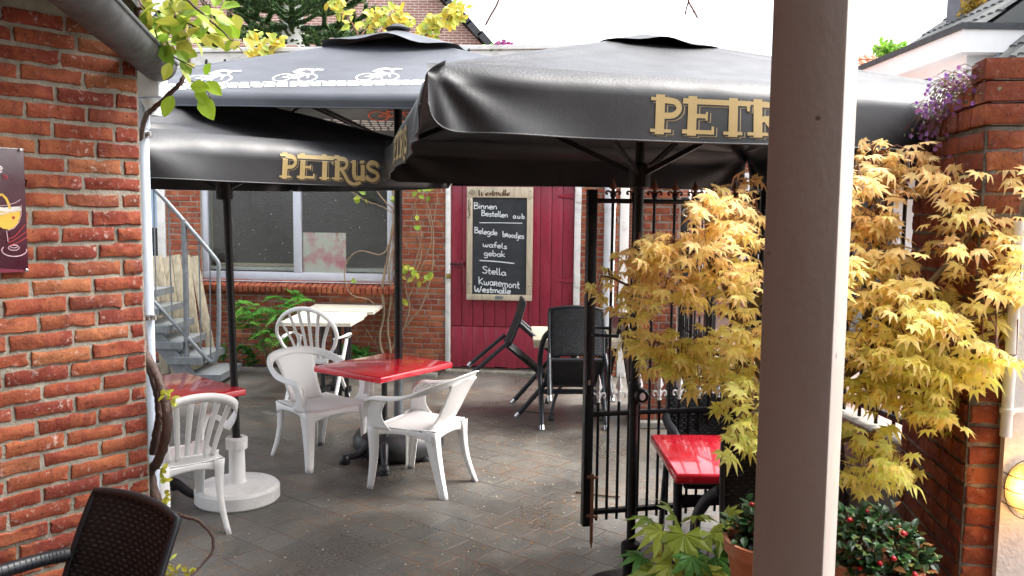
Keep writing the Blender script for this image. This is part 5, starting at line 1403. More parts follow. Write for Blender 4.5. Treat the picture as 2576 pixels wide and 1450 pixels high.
MAPLE = [(-2.05, .50), (-1.36, .78), (-.68, .95), (0, 1.0), (.68, .95), (1.36, .78), (2.05, .50)]
FATSIA = [(-2.0, .66), (-1.3, .85), (-.64, .97), (0, 1.0), (.64, .97), (1.3, .85), (2.0, .66)]
def oval_leaf(b, p, fwd, up, L, W, col, droop=.2, cup=.12):
    fwd = fwd.normalized(); sd = fwd.cross(up)
    if sd.length < 1e-4: sd = fwd.orthogonal()
    sd.normalize(); up = sd.cross(fwd).normalized()
    prof = [(0, .02), (.18, .62), (.42, 1), (.68, .85), (.88, .42), (1, .02)]
    vs = []
    for q, w_ in prof:
        c = p + fwd * (L * q) - up * (droop * L * q * q)
        vs += [c + sd * (W / 2 * w_) + up * (cup * W * w_), c, c - sd * (W / 2 * w_) + up * (cup * W * w_)]
    fs = []
    for i in range(5):
        fs += [(i * 3, i * 3 + 1, i * 3 + 4, i * 3 + 3), (i * 3 + 1, i * 3 + 2, i * 3 + 5, i * 3 + 4)]
    b.add(vs, fs, 0, col)
def rvec():
    v = Vector((ru(-1, 1), ru(-1, 1), ru(-1, 1)))
    return v.normalized() if v.length > .01 else Vector((1, 0, 0))

# ---------------------------------------------------------------- Japanese maple
random.seed(21)
YM = 2.75
base = atY(2060, 1330, YM); base.z = .45
t_m = thing('maple_tree', 'small Japanese maple with bright orange yellow leaves rising in front of the gate', 'tree', (base.x, base.y, 0))
limbs = []
def limb(pts, r0, r1):
    Q = catmull([atY(x, y, YM + d) for x, y, d in pts], 6); limbs.append((Q, r0, r1)); return Q
limb([(2060, 1400, 0), (2030, 1180, 0), (1985, 1030, -.02), (1925, 925, -.03), (1868, 815, -.05), (1822, 700, -.02), (1798, 640, 0), (1780, 560, .03), (1775, 500, .05)], .030, .008)
limb([(1868, 815, -.05), (1905, 760, -.12), (1960, 690, -.2), (2010, 600, -.25), (2060, 520, -.25), (2150, 430, -.2)], .016, .004)
limb([(1822, 700, -.02), (1850, 650, .08), (1900, 600, .15), (1905, 520, .18)], .009, .003)
limb([(1868, 815, -.05), (1780, 770, .05), (1700, 740, .1), (1610, 730, .14), (1540, 700, .16), (1515, 695, .16)], .009, .003)
limb([(1985, 1030, -.02), (1890, 930, .10), (1800, 890, .2), (1700, 870, .26), (1580, 850, .3)], .010, .003)
limb([(1822, 700, -.02), (1740, 640, .05), (1660, 620, .1), (1610, 610, .12)], .008, .003)
limb([(2030, 1180, 0), (2110, 960, -.08), (2180, 880, -.12), (2260, 790, -.18), (2350, 700, -.2), (2440, 600, -.2), (2560, 520, -.2)], .018, .004)
limb([(2110, 960, -.08), (2230, 880, -.2), (2330, 835, -.25), (2450, 800, -.3), (2560, 780, -.3)], .012, .003)
limb([(2180, 880, -.12), (2190, 740, -.05), (2210, 600, 0), (2200, 480, .02), (2195, 390, .05)], .010, .003)
limb([(2110, 960, -.08), (2240, 980, -.15), (2340, 1000, -.2), (2400, 1040, -.22)], .010, .003)
limb([(2030, 1180, 0), (2120, 1110, -.1), (2200, 1110, -.15), (2270, 1160, -.2)], .010, .003)
limb([(1985, 1030, -.02), (1920, 1010, -.1), (1870, 1030, -.14), (1840, 1100, -.15)], .008, .003)
limb([(2440, 600, -.2), (2480, 500, -.15), (2550, 440, -.1)], .006, .003)
b = MB()
for Q, r0, r1 in limbs: b.tube(Q, [r0 + (r1 - r0) * i / (len(Q) - 1) for i in range(len(Q))], 8)
cr = MB(); tw = MB()
allp = [(p, i) for i, (Q, _, _) in enumerate(limbs) for p in Q]
regions = [(1535, 725, 38, 40, 3), (1600, 745, 50, 45, 5), (1612, 640, 48, 42, 6), (1690, 655, 62, 55, 10), (1800, 560, 75, 80, 15), (1880, 530, 50, 80, 11), (1730, 725, 80, 45, 9), (1850, 690, 60, 70, 12),
    (1605, 862, 48, 22, 5), (1700, 885, 70, 42, 13), (1810, 880, 80, 50, 15), (1690, 915, 40, 22, 4), (1800, 935, 70, 30, 9), (1885, 1075, 45, 70, 9), (1770, 500, 55, 30, 4), (1870, 970, 50, 60, 8), (1880, 790, 30, 40, 3),
    (2200, 395, 32, 40, 5), (2292, 395, 16, 25, 2), (2215, 480, 65, 60, 13), (2185, 600, 50, 80, 13), (2235, 690, 70, 70, 15), (2345, 445, 28, 24, 3), (2412, 455, 30, 22, 3), (2400, 530, 40, 26, 2),
    (2475, 575, 60, 45, 6), (2545, 480, 36, 40, 4), (2550, 640, 34, 50, 5), (2370, 640, 30, 40, 3), (2440, 700, 45, 34, 4), (2530, 735, 45, 40, 6), (2300, 790, 100, 60, 18), (2200, 850, 60, 70, 13), (2440, 805, 70, 40, 8),
    (2520, 885, 50, 40, 7), (2310, 905, 100, 50, 16), (2420, 945, 70, 35, 9), (2205, 975, 60, 50, 10), (2330, 1010, 65, 35, 9), (2195, 1120, 55, 35, 8), (2245, 1175, 40, 32, 6), (2160, 1190, 30, 25, 3), (2380, 1050, 20, 18, 2),
    (2030, 560, 70, 100, 10), (2030, 850, 80, 130, 12), (2020, 1050, 70, 60, 7), (2090, 700, 50, 80, 8)]
def hue(y):
    k = max(0, min(1, (y - 520) / 520)) + ru(-.18, .18); k = max(0, min(1, k))
    top, mid, low = (.99, .77, .38), (.99, .86, .34), (.88, .90, .26)
    return tuple(lerp(top[i], mid[i], k * 2) if k < .5 else lerp(mid[i], low[i], k * 2 - 1) for i in range(3))
for (cx, cy, rx, ry, n) in regions:
    for _ in range(int(n * 1.3)):
        a = ru(0, 6.28); q = math.sqrt(rnd()); x, y = cx + rx * q * math.cos(a), cy + ry * q * math.sin(a)
        near = min(allp, key=lambda t: (t[0] - atY(x, y, t[0].y)).length + ru(0, .02))[0]
        p = atY(x, y, near.y + ru(-.16, .16))
        mid = near.lerp(p, .55) + Vector((0, 0, .03)); tw.tube([near, mid, p], [.0028, .002, .0012], 5, cap=False)
        dirc = (p - near); dirc.z = 0
        dirc = dirc.normalized() if dirc.length > .01 else Vector((1, 0, 0))
        for k in range(random.choice((4, 5, 6, 7))):
            o = p + Vector((ru(-.055, .055), ru(-.06, .06), ru(-.04, .035))); f = (dirc * .7 + Vector((ru(-1, 1), ru(-1, .4), ru(-.5, -.05)))).normalized()
            c = jitcol(hue(y + ru(-40, 40)), .10); tc = tuple(lerp(c[i], (.90, .42, .22)[i], ru(.05, .4) if y < 1000 else ru(.05, .3)) for i in range(3))
            star_leaf(cr, o, f, Vector((ru(-.55, .55), ru(-.8, .2), 1)), ru(.030, .062), [(a_ * ru(.92, 1.05), l * ru(.9, 1.06)) for a_, l in MAPLE], ru(.05, .75), c, tc, .50, .44)
            if k < 2: tw.tube([p, o], [.0012, .0009], 4, cap=False)
trunk = b.build('trunk', M['bark'], t_m, smooth=60); tw.build('twigs', M['stem_red'], t_m)
cr.build('crown', M['leaf_maple'], t_m)
b = MB(); pb_ = Vector((atY(2060, 1400, YM).x, YM, 0))
b.lathe([(.0, .0), (.13, .0), (.17, .04), (.19, .46), (.205, .465), (.205, .50), (.185, .50), (.18, .46), (0, .455)], pb_, 28); b.build('tub', M['terracotta'], t_m, smooth=40)

# ---------------------------------------------------------------- ledge with pots in front of the post
b = MB(); brickwork(b, (.62, 1.98), (1, 0), (0, -1), .75, 0, .68, seed=44, thick=.44)
b.bbox((1.0, 2.20, .706), (.80, .48, .05), .01)
tag(b.build('brick_ledge', [M['brick_dark'], M['concrete']], smooth=40), 'low brick ledge under the flower pots at the foot of the post', 'ledge')
def pot(t, c, r, h):
    b = MB(); b.lathe([(.0, 0), (r * .68, 0), (r * .92, h * .8), (r * 1.0, h * .82), (r * 1.02, h), (r * .92, h), (r * .88, h * .86), (0, h * .84)], c, 36); b.build('pot', M['terracotta'], t, smooth=40)
    b = MB(); b.lathe([(r * .86, h * .9), (r * .4, h * .93), (0, h * .95)], c, 20); b.build('soil', M['soil'], t)
berry_m = pm('berry', (.55, .015, .03), .2, .1, 10, 0)
def berry_plant(label, c, r, h, n, spread, hgt):
    t = thing('potted_plant', label, 'potted plant', c); pot(t, c, r, h)
    top = Vector(c) + Vector((0, 0, h)); lf = MB(); st = MB(); be = MB()
    for i in range(n):
        a = ru(0, 6.28); q = math.sqrt(rnd()) * spread; e = top + Vector((math.cos(a) * q, math.sin(a) * q, ru(.0, hgt) * (1.2 - q / spread * .8)))
        st.tube([top + Vector((math.cos(a) * q * .25, math.sin(a) * q * .25, -.01)), top.lerp(e, .6) + Vector((0, 0, .02)), e], [.002, .0016, .001], 4, cap=False)
        for k in range(6):
            col = random.choice([(.018, .055, .016), (.022, .075, .02), (.015, .04, .018), (.05, .10, .02), (.025, .07, .02)] if rnd() < .9 else [(.22, .09, .03), (.12, .14, .03)])
            d = (Vector((math.cos(a), math.sin(a), .5)) * .6 + rvec()).normalized(); oval_leaf(lf, e + rvec() * .018, d, Vector((0, 0, 1)) + rvec() * .4, ru(.022, .036), ru(.014, .022), jitcol(col, .2), .25)
        if rnd() < .09:
            be = MB(); be.lathe([(0, -.007), (.006, -.004), (.0075, 0), (.006, .004), (0, .007)], e + Vector((ru(-.02, .02), -.02, .005)), 10); be.build('berry', berry_m, t, smooth=180)
    st.build('stems', M['stem_red'], t); lf.build('leaves', M['leaf_gloss'], t)
berry_plant('terracotta pot of dark glossy plant with red berries right of the post', (atY(2196, 1400, 2.18).x, 2.18, .732), .128, .20, 170, .13, .13)
berry_plant('smaller terracotta pot of dark red leaved plant left of the post', (atY(1925, 1400, 2.30).x, 2.30, .732), .115, .20, 90, .10, .12)
# fatsia
t = thing('fatsia_plant', 'plant with large yellow green hand shaped leaves in front of the parasol pole', 'plant', (.62, 2.62, 0))
fb_ = Vector((.62, 2.62, 0)); lf = MB(); st = MB()
b = MB(); b.lathe([(.0, 0), (.12, 0), (.16, .30), (.175, .305), (.175, .35), (.155, .35), (.15, .31), (0, .305)], fb_, 24); b.build('pot', M['terracotta'], t, smooth=40)
for (x, y, d, L, fx, fz) in ((1665, 1335, 0, .115, -.9, -.15), (1700, 1300, .1, .10, -.3, .5), (1722, 1345, -.08, .13, -.2, -.3), (1785, 1340, -.02, .11, .4, .5), (1810, 1350, .03, .10, .9, -.2), (1640, 1310, .12, .10, -.7, .3), (1740, 1400, -.14, .10, .3, -.5), (1690, 1420, -.1, .10, -.5, -.3), (1650, 1440, -.05, .11, -.8, -.2), (1760, 1440, -.12, .11, .5, -.2), (1830, 1300, .06, .07, .7, .6), (1790, 1430, 0, .10, .8, -.1), (1620, 1450, 0, .1, -.6, .2), (1700, 1470, -.15, .11, 0, -.2), (1615, 1400, .02, .09, -.8, .1), (1750, 1300, .12, .10, .2, .4), (1730, 1440, -.1, .09, .5, .1), (1680, 1380, .05, .1, -.6, .0), (1800, 1400, .0, .09, .7, .1)):
    p = atY(x, y, 2.55 + d); col = jitcol(random.choice([(.34, .42, .07), (.29, .39, .06), (.40, .46, .08), (.24, .34, .06)]), .12)
    if 1420 > y > 1390: col = (.10, .26, .06)
    star_leaf(lf, p, Vector((fx, ru(-.7, -.2), fz)), Vector((ru(-.25, .25), ru(-.6, -.2), 1)), L * .92, [(a_, l * ru(.92, 1.05)) for a_, l in FATSIA], .40, col, col, .62, .42)
    st.tube(catmull([fb_ + Vector((ru(-.03, .03), ru(-.03, .03), .31)), fb_.lerp(p, .7) + Vector((0, .02, -.02)), p], 4), .0035, 5, cap=False)
st.build('stems', M['stem_pale'], t); lf.build('leaves', M['leaf'], t)

# ---------------------------------------------------------------- vine on the near wall corner
random.seed(5)
YV = 3.12
t = thing('kiwi_vine', 'thick twisted vine climbing the corner of the left brick wall, leafing over the gutter', 'climbing plant', atY(392, 1290, YV))
b = MB()
def vine(pts, r0, r1, n=10, k=6, wob=.0018):
    Q = catmull([atY(x, y, YV + d) for x, y, d in pts], k); rs_ = [max(.0015, r0 + (r1 - r0) * i / (len(Q) - 1) + ru(-.05, .05) * r0) for i in range(len(Q))]
    b.tube([q + rvec() * wob for q in Q], rs_, n); return Q
vine([(396, 1420, .0), (402, 1300, 0), (385, 1230, .02), (378, 1185, .03), (398, 1160, 0), (416, 1100, -.05), (420, 1040, -.06), (408, 985, -.02), (388, 930, .02), (366, 890, .08)], .021, .016)
vine([(385, 1140, .04), (392, 1095, .01), (400, 1050, 0), (396, 1000, .01), (382, 950, .04), (364, 905, .08)], .016, .010)
vine([(412, 1060, -.05), (398, 1030, .0), (393, 990, 0), (396, 960, 0)], .006, .003)
vine([(455, 1296, -.1), (500, 1312, -.12), (532, 1345, -.14), (535, 1385, -.16), (505, 1425, -.2), (470, 1460, -.25)], .0075, .004)
vine([(400, 1290, 0), (430, 1290, -.06), (455, 1296, -.1)], .0075, .0075)
vine([(366, 890, .08), (352, 700, .28), (350, 400, .28), (364, 300, .1), (385, 275, -.02), (440, 225, -.05), (462, 195, -.05), (478, 140, -.02), (470, 90, .0)], .012, .006)
vine([(352, 120, -.1), (362, 90, -.1), (350, 40, -.1), (335, -20, -.1)], .012, .012)
vine([(365, 115, -.12), (420, 135, -.15), (490, 172, -.2)], .004, .002, 6)
vine([(338, 20, -.1), (420, 35, -.15), (475, 60, -.15), (540, 72, -.15), (570, 40, -.1)], .006, .003, 7)
vine([(460, -10, -.2), (520, 45, -.25), (560, 80, -.25), (610, 130, -.2)], .005, .002, 7)
vine([(470, 200, -.05), (500, 212, -.1), (525, 235, -.12), (540, 270, -.12)], .003, .002, 6)
vine([(330, -10, -.1), (420, -5, -.2), (540, -5, -.3), (620, -15, -.3)], .006, .005, 7)
tips = [(345, -5, -.2, 395, 95), (255, -10, -.25, 262, 70), (495, -10, -.2, 535, 55), (570, 45, -.2, 585, -10)]
for (x0_, y0_, d, x1_, y1_) in tips: vine([(x0_, y0_, d), ((x0_ + x1_) / 2 + 8, (y0_ + y1_) / 2, d), (x1_, y1_, d)], .004, .0025, 6)
b.build('stems', M['bark_vine'], t, smooth=60)
lf = MB()
GREEN = [(.30, .46, .05), (.36, .50, .06), (.24, .40, .05), (.46, .50, .07), (.52, .48, .09)]
def lcluster(x, y, d, n, R_, L):
    for _ in range(int(n * 1.8)):
        p = atY(x + ru(-R_, R_) * 1.2, y + ru(-R_, R_) * 1.2, YV + d + ru(-.12, .12)); f = Vector((ru(-1, 1), ru(-.8, .5), ru(-1, .3)))
        oval_leaf(lf, p, f, Vector((ru(-.6, .6), ru(-1, .2), .6)), L * ru(.75, 1.15), L * ru(.6, .8), jitcol(random.choice(GREEN), .15), .2)
for (x, y, d, n, R_, L) in ((420, 30, -.15, 9, 40, .07), (400, 100, -.1, 7, 30, .075), (440, 75, -.1, 7, 30, .075), (500, 30, -.2, 9, 45, .07), (545, 60, -.2, 4, 30, .08), (480, 100, -.1, 5, 26, .06), (455, 160, -.1, 4, 24, .06), (430, 130, -.1, 4, 26, .06), (560, 15, -.25, 4, 30, .06), (370, 45, -.1, 4, 22, .06), (420, -20, -.2, 8, 60, .07), (520, -25, -.2, 8, 60, .07), (600, 95, -.2, 3, 20, .05)): lcluster(x, y, d, n, R_, L)
for (x, y, fx, fz, L) in ((435, 240, -.2, -.6, .085), (505, 240, .5, -.9, .10), (478, 215, .6, -.1, .08), (520, 205, .7, -.6, .075), (515, 190, .3, .5, .05), (575, 45, .4, -.8, .085), (495, 222, .4, -.6, .07)):
    oval_leaf(lf, atY(x, y, YV - .12), Vector((fx, -.2, fz)), Vector((0, -1, .3)), L, L * .62, jitcol((.34, .52, .05), .1), .1)
for (x, y) in ((427, 1000), (432, 1025), (410, 990), (415, 1185), (413, 1215), (417, 1245), (415, 1270), (418, 1290), (425, 1400), (420, 1430), (440, 1440), (475, 1445)):
    for k in range(5): oval_leaf(lf, atY(x + ru(-6, 6), y + ru(-8, 8), YV - .05), rvec() + Vector((0, 0, .3)), Vector((0, -1, .4)), ru(.018, .034), ru(.012, .02), jitcol((.55, .55, .08), .15), .2)
lf.build('leaves', M['leaf'], t)

# bare twigs hanging into the sky
for lab, pts in (('bare dark vine twig hanging into the white sky above the two parasols', [(1262, -20), (1250, 12), (1234, 40), (1221, 64)]), ('small forked bare twig hanging at the top edge beside the post', [(1730, -20), (1733, 5), (1746, 28), (1755, 46)])):
    b = MB(); Q = catmull([atY(x, y, 2.6) for x, y in pts], 4); b.tube(Q, [.004, .0035] + [.003] * (len(Q) - 3) + [.0022], 6)
    if pts[0][0] > 1500: b.tube([atY(1733, 3, 2.6), atY(1727, 20, 2.62), atY(1724, 36, 2.62)], [.003, .002, .0028], 6); b.lathe([(0, -.006), (.005, 0), (0, .006)], atY(1745, 28, 2.6), 8)
    tag(b.build('bare_twig', M['stem_red'], smooth=60), lab, 'twig')

# ---------------------------------------------------------------- climber on the back wall
random.seed(8)
t = thing('wall_climber', 'bare stemmed climber with few fresh leaves between the window and the red door', 'climbing plant', wp(975, 900, .1))
b = MB()
def wv(pts, r0, r1, k=6):
    Q = catmull([wp(x, y, o) for x, y, o in pts], k); b.tube([q + rvec() * .004 for q in Q], [r0 + (r1 - r0) * i / (len(Q) - 1) for i in range(len(Q))], 7)
wv([(965, 905, .10), (955, 850, .10), (965, 790, .08), (963, 720, .1), (975, 650, .08), (985, 590, .08), (995, 520, .06), (985, 470, .06)], .020, .012)
wv([(985, 900, .1), (975, 820, .09), (985, 740, .08), (978, 680, .1), (995, 600, .1), (1000, 540, .08), (970, 510, .1), (945, 475, .1)], .016, .006)
wv([(985, 600, .08), (960, 640, .12), (900, 632, .14), (868, 670, .14), (872, 720, .14), (890, 745, .14), (930, 755, .12), (950, 780, .1)], .008, .006)
wv([(975, 900, .1), (1000, 850, .08), (1030, 810, .08), (1060, 770, .07), (1085, 690, .06), (1090, 600, .06), (1080, 530, .06), (1060, 480, .06)], .013, .006)
wv([(1000, 860, .1), (1030, 780, .09), (1020, 720, .08), (1045, 660, .08), (1060, 590, .08), (1045, 520, .07)], .010, .005)
wv([(1040, 700, .1), (1060, 640, .08), (1050, 590, .08), (1040, 540, .1), (1050, 490, .1)], .007, .004)
wv([(1090, 560, .06), (1100, 500, .06), (1095, 470, .06)], .006, .004)
wv([(880, 480, .1), (920, 505, .1), (960, 520, .08), (985, 535, .08)], .005, .007)
wv([(1000, 800, .1), (1050, 700, .08), (1085, 600, .08), (1070, 520, .08)], .008, .004)
wv([(965, 900, .1), (935, 850, .1), (905, 800, .1)], .006, .003)
b.build('stems', M['stem_pale'], t, smooth=60)
lf = MB()
for (x, y, n, R_) in ((915, 500, 7, 18), (1035, 690, 9, 24), (1060, 685, 7, 20), (1050, 490, 4, 20), (1075, 485, 4, 15), (880, 710, 2, 6), (1000, 500, 3, 12), (1045, 560, 3, 10), (1010, 760, 3, 12), (1080, 700, 3, 10)):
    for _ in range(n): oval_leaf(lf, wp(x + ru(-R_, R_), y + ru(-R_, R_) * .8, .14 + ru(-.03, .05)), rvec() + WN * .5, Vector((0, -1, .6)), ru(.07, .11), ru(.05, .07), jitcol(random.choice(GREEN), .15), .2)
lf.build('leaves', M['leaf'], t)

# ferny shrub and low greenery at the foot of the wall
def frond(lf, p, d, L, n, col, up=Vector((0, 0, 1))):
    d = d.normalized(); s_ = d.cross(up).normalized()
    for i in range(n):
        q = i / (n - 1); c = p + d * (L * q) - Vector((0, 0, 1)) * (.35 * L * q * q); w_ = L * .34 * (1 - q) ** .7 * min(1, .35 + q * 3)
        for sg in (-1, 1): oval_leaf(lf, c, s_ * sg + d * .45 - Vector((0, 0, .25)), up, w_ + .012, (w_ + .014) * .46, jitcol(col, .18), .25)
t = thing('ferny_shrub', 'bright green ferny leaved shrub under the window beside the cream table', 'shrub', wp(690, 905, .15))
lf = MB(); st = MB(); sb = wp(690, 905, .22); sb.z = .02
for (x, y) in ((620, 815), (640, 800), (660, 775), (690, 750), (745, 742), (765, 748), (620, 770), (605, 765), (700, 790), (640, 840), (660, 860), (610, 800), (700, 830), (720, 800), (650, 810), (735, 765), (690, 775), (675, 840), (625, 790), (710, 760), (670, 800), (720, 850), (645, 775)):
    e = wp(x, y, .28 + ru(-.1, .25)); st.tube(catmull([sb + Vector((ru(-.1, .1), ru(-.05, .05), 0)), sb.lerp(e, .6) + Vector((0, 0, .06)), e], 4), [.006] * 4 + [.004] * 4 + [.002], 5, cap=False)
    for k in range(4): frond(lf, e + rvec() * .05, Vector((ru(-1, 1), ru(-.9, .2), ru(-.2, .35))), ru(.14, .24), 8, random.choice([(.10, .34, .04), (.14, .40, .06), (.07, .26, .035)]))
st.build('stems', M['stem_pale'], t); lf.build('leaves', M['leaf'], t)
for lab, (x, y), n, L, sp_ in (('low dark green seedling clump at the foot of the wall behind the steel stair', (590, 900), 26, .08, .16), ('small leafy plant at the wall foot right of the cream table', (885, 880), 16, .16, .10)):
    p = wp(x, y, .2); p.z = 0.02; t = thing('low_plant', lab, 'plant', p); lf = MB()
    for _ in range(n):
        q = p + Vector((ru(-sp_, sp_) * 1.6, ru(-.06, .06), ru(.03, .22)))
        for k in range(5): oval_leaf(lf, q, rvec() + Vector((0, -.2, .5)), Vector((0, -.4, 1)), L * ru(.7, 1.2), L * .45, jitcol((.06, .20, .035), .25), .3)
    lf.build('leaves', M['leaf'], t)

# bellflowers on the pillar
random.seed(12)
t = thing('bellflower', 'trailing purple bellflower growing on the stepped top of the brick pillar', 'plant', NPc + pu * .3 + Vector((0, 0, 2.2)))
st = MB(); fl_ = MB(); lf = MB()
for i in range(420):
    s = max(.06, min(.61, random.gauss(.36, .13))) if i < 380 else ru(-.02, .3); p = NPc + pu * s + pn * ru(-.10, .0) + Vector((0, 0, 2.185 + (.068 if s < .30 else 0)))
    e = p + pn * ru(.0, .13) + pu * ru(-.06, .06) + Vector((0, 0, ru(-.07, .05) if rnd() < .9 else ru(-.3, -.06)))
    st.tube(catmull([p, p.lerp(e, .5) + Vector((0, 0, .03)) + pn * .02, e], 4), .0011, 4, cap=False)
    col = jitcol(random.choice([(.40, .20, .62), (.46, .26, .66), (.36, .16, .52), (.5, .22, .5)]), .1)
    if rnd() < .85:
        for q in range(5):
            a = 6.28 * q / 5; oval_leaf(fl_, e, Vector((math.cos(a), -.6, math.sin(a))), Vector((0, -1, 0)), ru(.008, .012), .0065, col, -.1)
    for k in range(3): oval_leaf(lf, p.lerp(e, rnd()) + rvec() * .012, rvec(), Vector((0, -.5, 1)), .014, .012, jitcol((.16, .17, .10), .2))
st.build('stems', M['stem_red'], t); fl_.build('flowers', M['leaf'], t); lf.build('leaves', M['leaf'], t)

# sprigs above the roof edge behind the grey parasol
random.seed(31)
YR = WP.y - .1
for lab, pts in (('spindly yellow leaved climber spray above the white roof edge left of the parasol', [((640, 170), (655, 120), (640, 95)), ((668, 165), (650, 140), (690, 112), (700, 100)), ((690, 150), (672, 150), (630, 125))]),
                 ('yellow leaved climber sprays rising against the brick gable behind the parasol', [((905, 95), (880, 50), (850, 15), (835, -5)), ((905, 95), (930, 60), (945, 30)), ((940, 90), (970, 70), (965, 50), (990, 35)), ((985, 85), (1000, 60), (1005, 40)), ((1020, 80), (1010, 55), (1020, 45)), ((1060, 100), (1075, 80), (1060, 75)), ((1100, 95), (1125, 55), (1150, 30), (1160, 25)), ((1120, 60), (1130, 40), (1135, 20)), ((1070, 90), (1095, 70), (1090, 60))])):
    t = thing('climber_spray', lab, 'climbing plant', atY(*pts[0][0], YR)); b = MB(); lf = MB()
    for pl2 in pts:
        Q = catmull([atY(x, y, YR + ru(-.2, .2)) for x, y in pl2], 5); b.tube(Q, [.010 - .007 * i / len(Q) for i in range(len(Q))], 6)
        for q in Q[len(Q) // 3:]:
            for k in range(4):
                oval_leaf(lf, q + rvec() * .07, rvec(), Vector((0, -1, .5)), ru(.07, .12), ru(.05, .075), jitcol(random.choice([(.55, .48, .07), (.50, .52, .09), (.62, .46, .06), (.38, .46, .10)]), .12), .2)
    b.build('stems', M['stem_red'], t); lf.build('leaves', M['leaf'], t)
t = thing('flowering_plant', 'small plant with purple flowers on the roof edge between the parasols', 'plant', atY(1262, 124, YR)); lf = MB(); fl_ = MB()
for i in range(30): oval_leaf(lf, atY(1250 + ru(-22, 30), 122 + ru(-4, 6), YR), rvec(), Vector((0, -1, .5)), .09, .04, jitcol((.14, .30, .05), .2))
for i in range(22): oval_leaf(fl_, atY(1268 + ru(-16, 16), 114 + ru(-7, 7), YR - .05), rvec(), Vector((0, -1, .5)), .06, .05, jitcol((.30, .05, .20), .2))
lf.build('leaves', M['leaf'], t); fl_.build('flowers', M['leaf'], t)

# fallen blossom flecks on the paving
random.seed(3); b = MB()
for _ in range(2600):
    x, y = random.gauss(-.1, .75), ru(3.0, 7.6)
    if x < -2.2 or x > 1.3: continue
    dns = .5 + .5 * noise.noise(Vector((x * 1.1, y * 1.1, 3)))
    if rnd() > dns * .9 + .05: continue
    s = ru(.003, .010); a = ru(0, 6.28); col = random.choice([(.50, .47, .40), (.58, .50, .32), (.45, .27, .09), (.62, .60, .52), (.40, .22, .08)])
    dx, dy = Vector((math.cos(a), math.sin(a), 0)) * s, Vector((-math.sin(a), math.cos(a), 0)) * s * ru(.4, 1)
    p = Vector((x, y, .004)); b.add([p - dx, p - dy, p + dx + Vector((0, 0, .003)), p + dy], [(0, 1, 2, 3)], 0, col)
tag(b.build('fallen_petals', M['leaf']), 'pale fallen blossom flecks scattered over the paving', 'petals', kind='stuff')
for (x, y, lab) in ((1355, 1038, 'thin dark twig lying on the paving beside the tipped wicker chairs'), (1500, 1245, 'dead brown stick lying on the paving behind the gate bars')):
    b = MB(); p = atZ(x, y, .008); b.tube(catmull([p + Vector((-.13, .05, 0)), p, p + Vector((.08, -.04, .004)), p + Vector((.15, -.03, 0))], 4), .006, 6)
    tag(b.build('fallen_twig', M['bark'], smooth=60), lab, 'twig')

# ================================================================ BACKGROUND
# brick gable behind
YG = 22.0
bt = NT('gable_brick'); mpn = bt.n('ShaderNodeMapping'); mpn.inputs['Rotation'].default_value = (R(90), 0, 0); bt.l(bt.tc.outputs['Object'], mpn.inputs['Vector'])
bk = bt.n('ShaderNodeTexBrick', i_Scale=1.0, i_Mortar_Size=.011, i_Mortar_Smooth=.2, i_Brick_Width=.22, i_Row_Height=.0645); bt.l(mpn.outputs[0], bk.inputs['Vector'])
bk.inputs['Color1'].default_value = (.36, .16, .12, 1); bk.inputs['Color2'].default_value = (.44, .21, .165, 1); bk.inputs['Mortar'].default_value = (.72, .66, .60, 1)
nz = bt.noise(3, 4); bt.l(bt.mix(bt.ramp(nz.outputs[0], [(.4, 0), (.7, .4)]), bk.outputs['Color'], (.40, .19, .15)), bt.b.inputs['Base Color']); bt.set(Roughness=.85)
t = thing('gabled_house', 'pinkish brick gable house with slate verge behind the yard', 'house', (-5, YG, 0))
apx = atY(1105, 0, YG); epx = atY(1226, 126, YG); dxz = (epx - apx); dxz = dxz / dxz.x
rid = apx - dxz * 3.2; eav = apx + dxz * 3.6; lft = Vector((2 * rid.x - eav.x, YG, eav.z))
b = MB(); b.prism([(lft.x, YG, 0), (eav.x, YG, 0), eav, rid, lft], (0, 7, 0)); b.build('wall', bt.m, t)
for s0, s1 in ((rid, eav), (rid, lft)):
    b = MB(); q = (s1 - s0); e = s0 + q * 1.06; nrm = Vector((-q.z, 0, q.x)).normalized(); nrm = nrm if nrm.z > 0 else -nrm
    n_t = 26
    for i in range(n_t):
        p0_, p1_ = s0.lerp(e, i / n_t), s0.lerp(e, (i + 1.12) / n_t); cc = (p0_ + p1_) / 2 + nrm * (.10 + .02 * (i % 2))
        m = Matrix((q.normalized(), Vector((0, 1, 0)), q.normalized().cross(Vector((0, 1, 0))))).transposed() @ Matrix.Rotation(R(3), 3, 'Y')
        b.box(cc + Vector((0, 3.4, 0)), ((p1_ - p0_).length, 7.4, .16), m)
    b.build('roof', M['slate'], t)
# low brick parapet in front of the tree
t = MB(); p0_, p1_ = atY(655, 160, 11.5), atY(742, 112, 11.5); p2 = atY(658, 125, 11.5)
t.prism([(p0_.x, 11.5, 2.9), (p1_.x + .2, 11.5, 2.9), (p1_.x + .2, 11.5, p1_.z - .12), (p1_.x, 11.5, p1_.z), (p2.x + .02, 11.5, p1_.z - .0), (p2.x - .12, 11.5, p2.z - .12), (p0_.x - .12, 11.5, 2.9)][::-1], (0, .25, 0))
tag(t.build('brick_parapet', bt.m), 'low brownish brick parapet below the spiky conifer', 'wall')
b = MB()
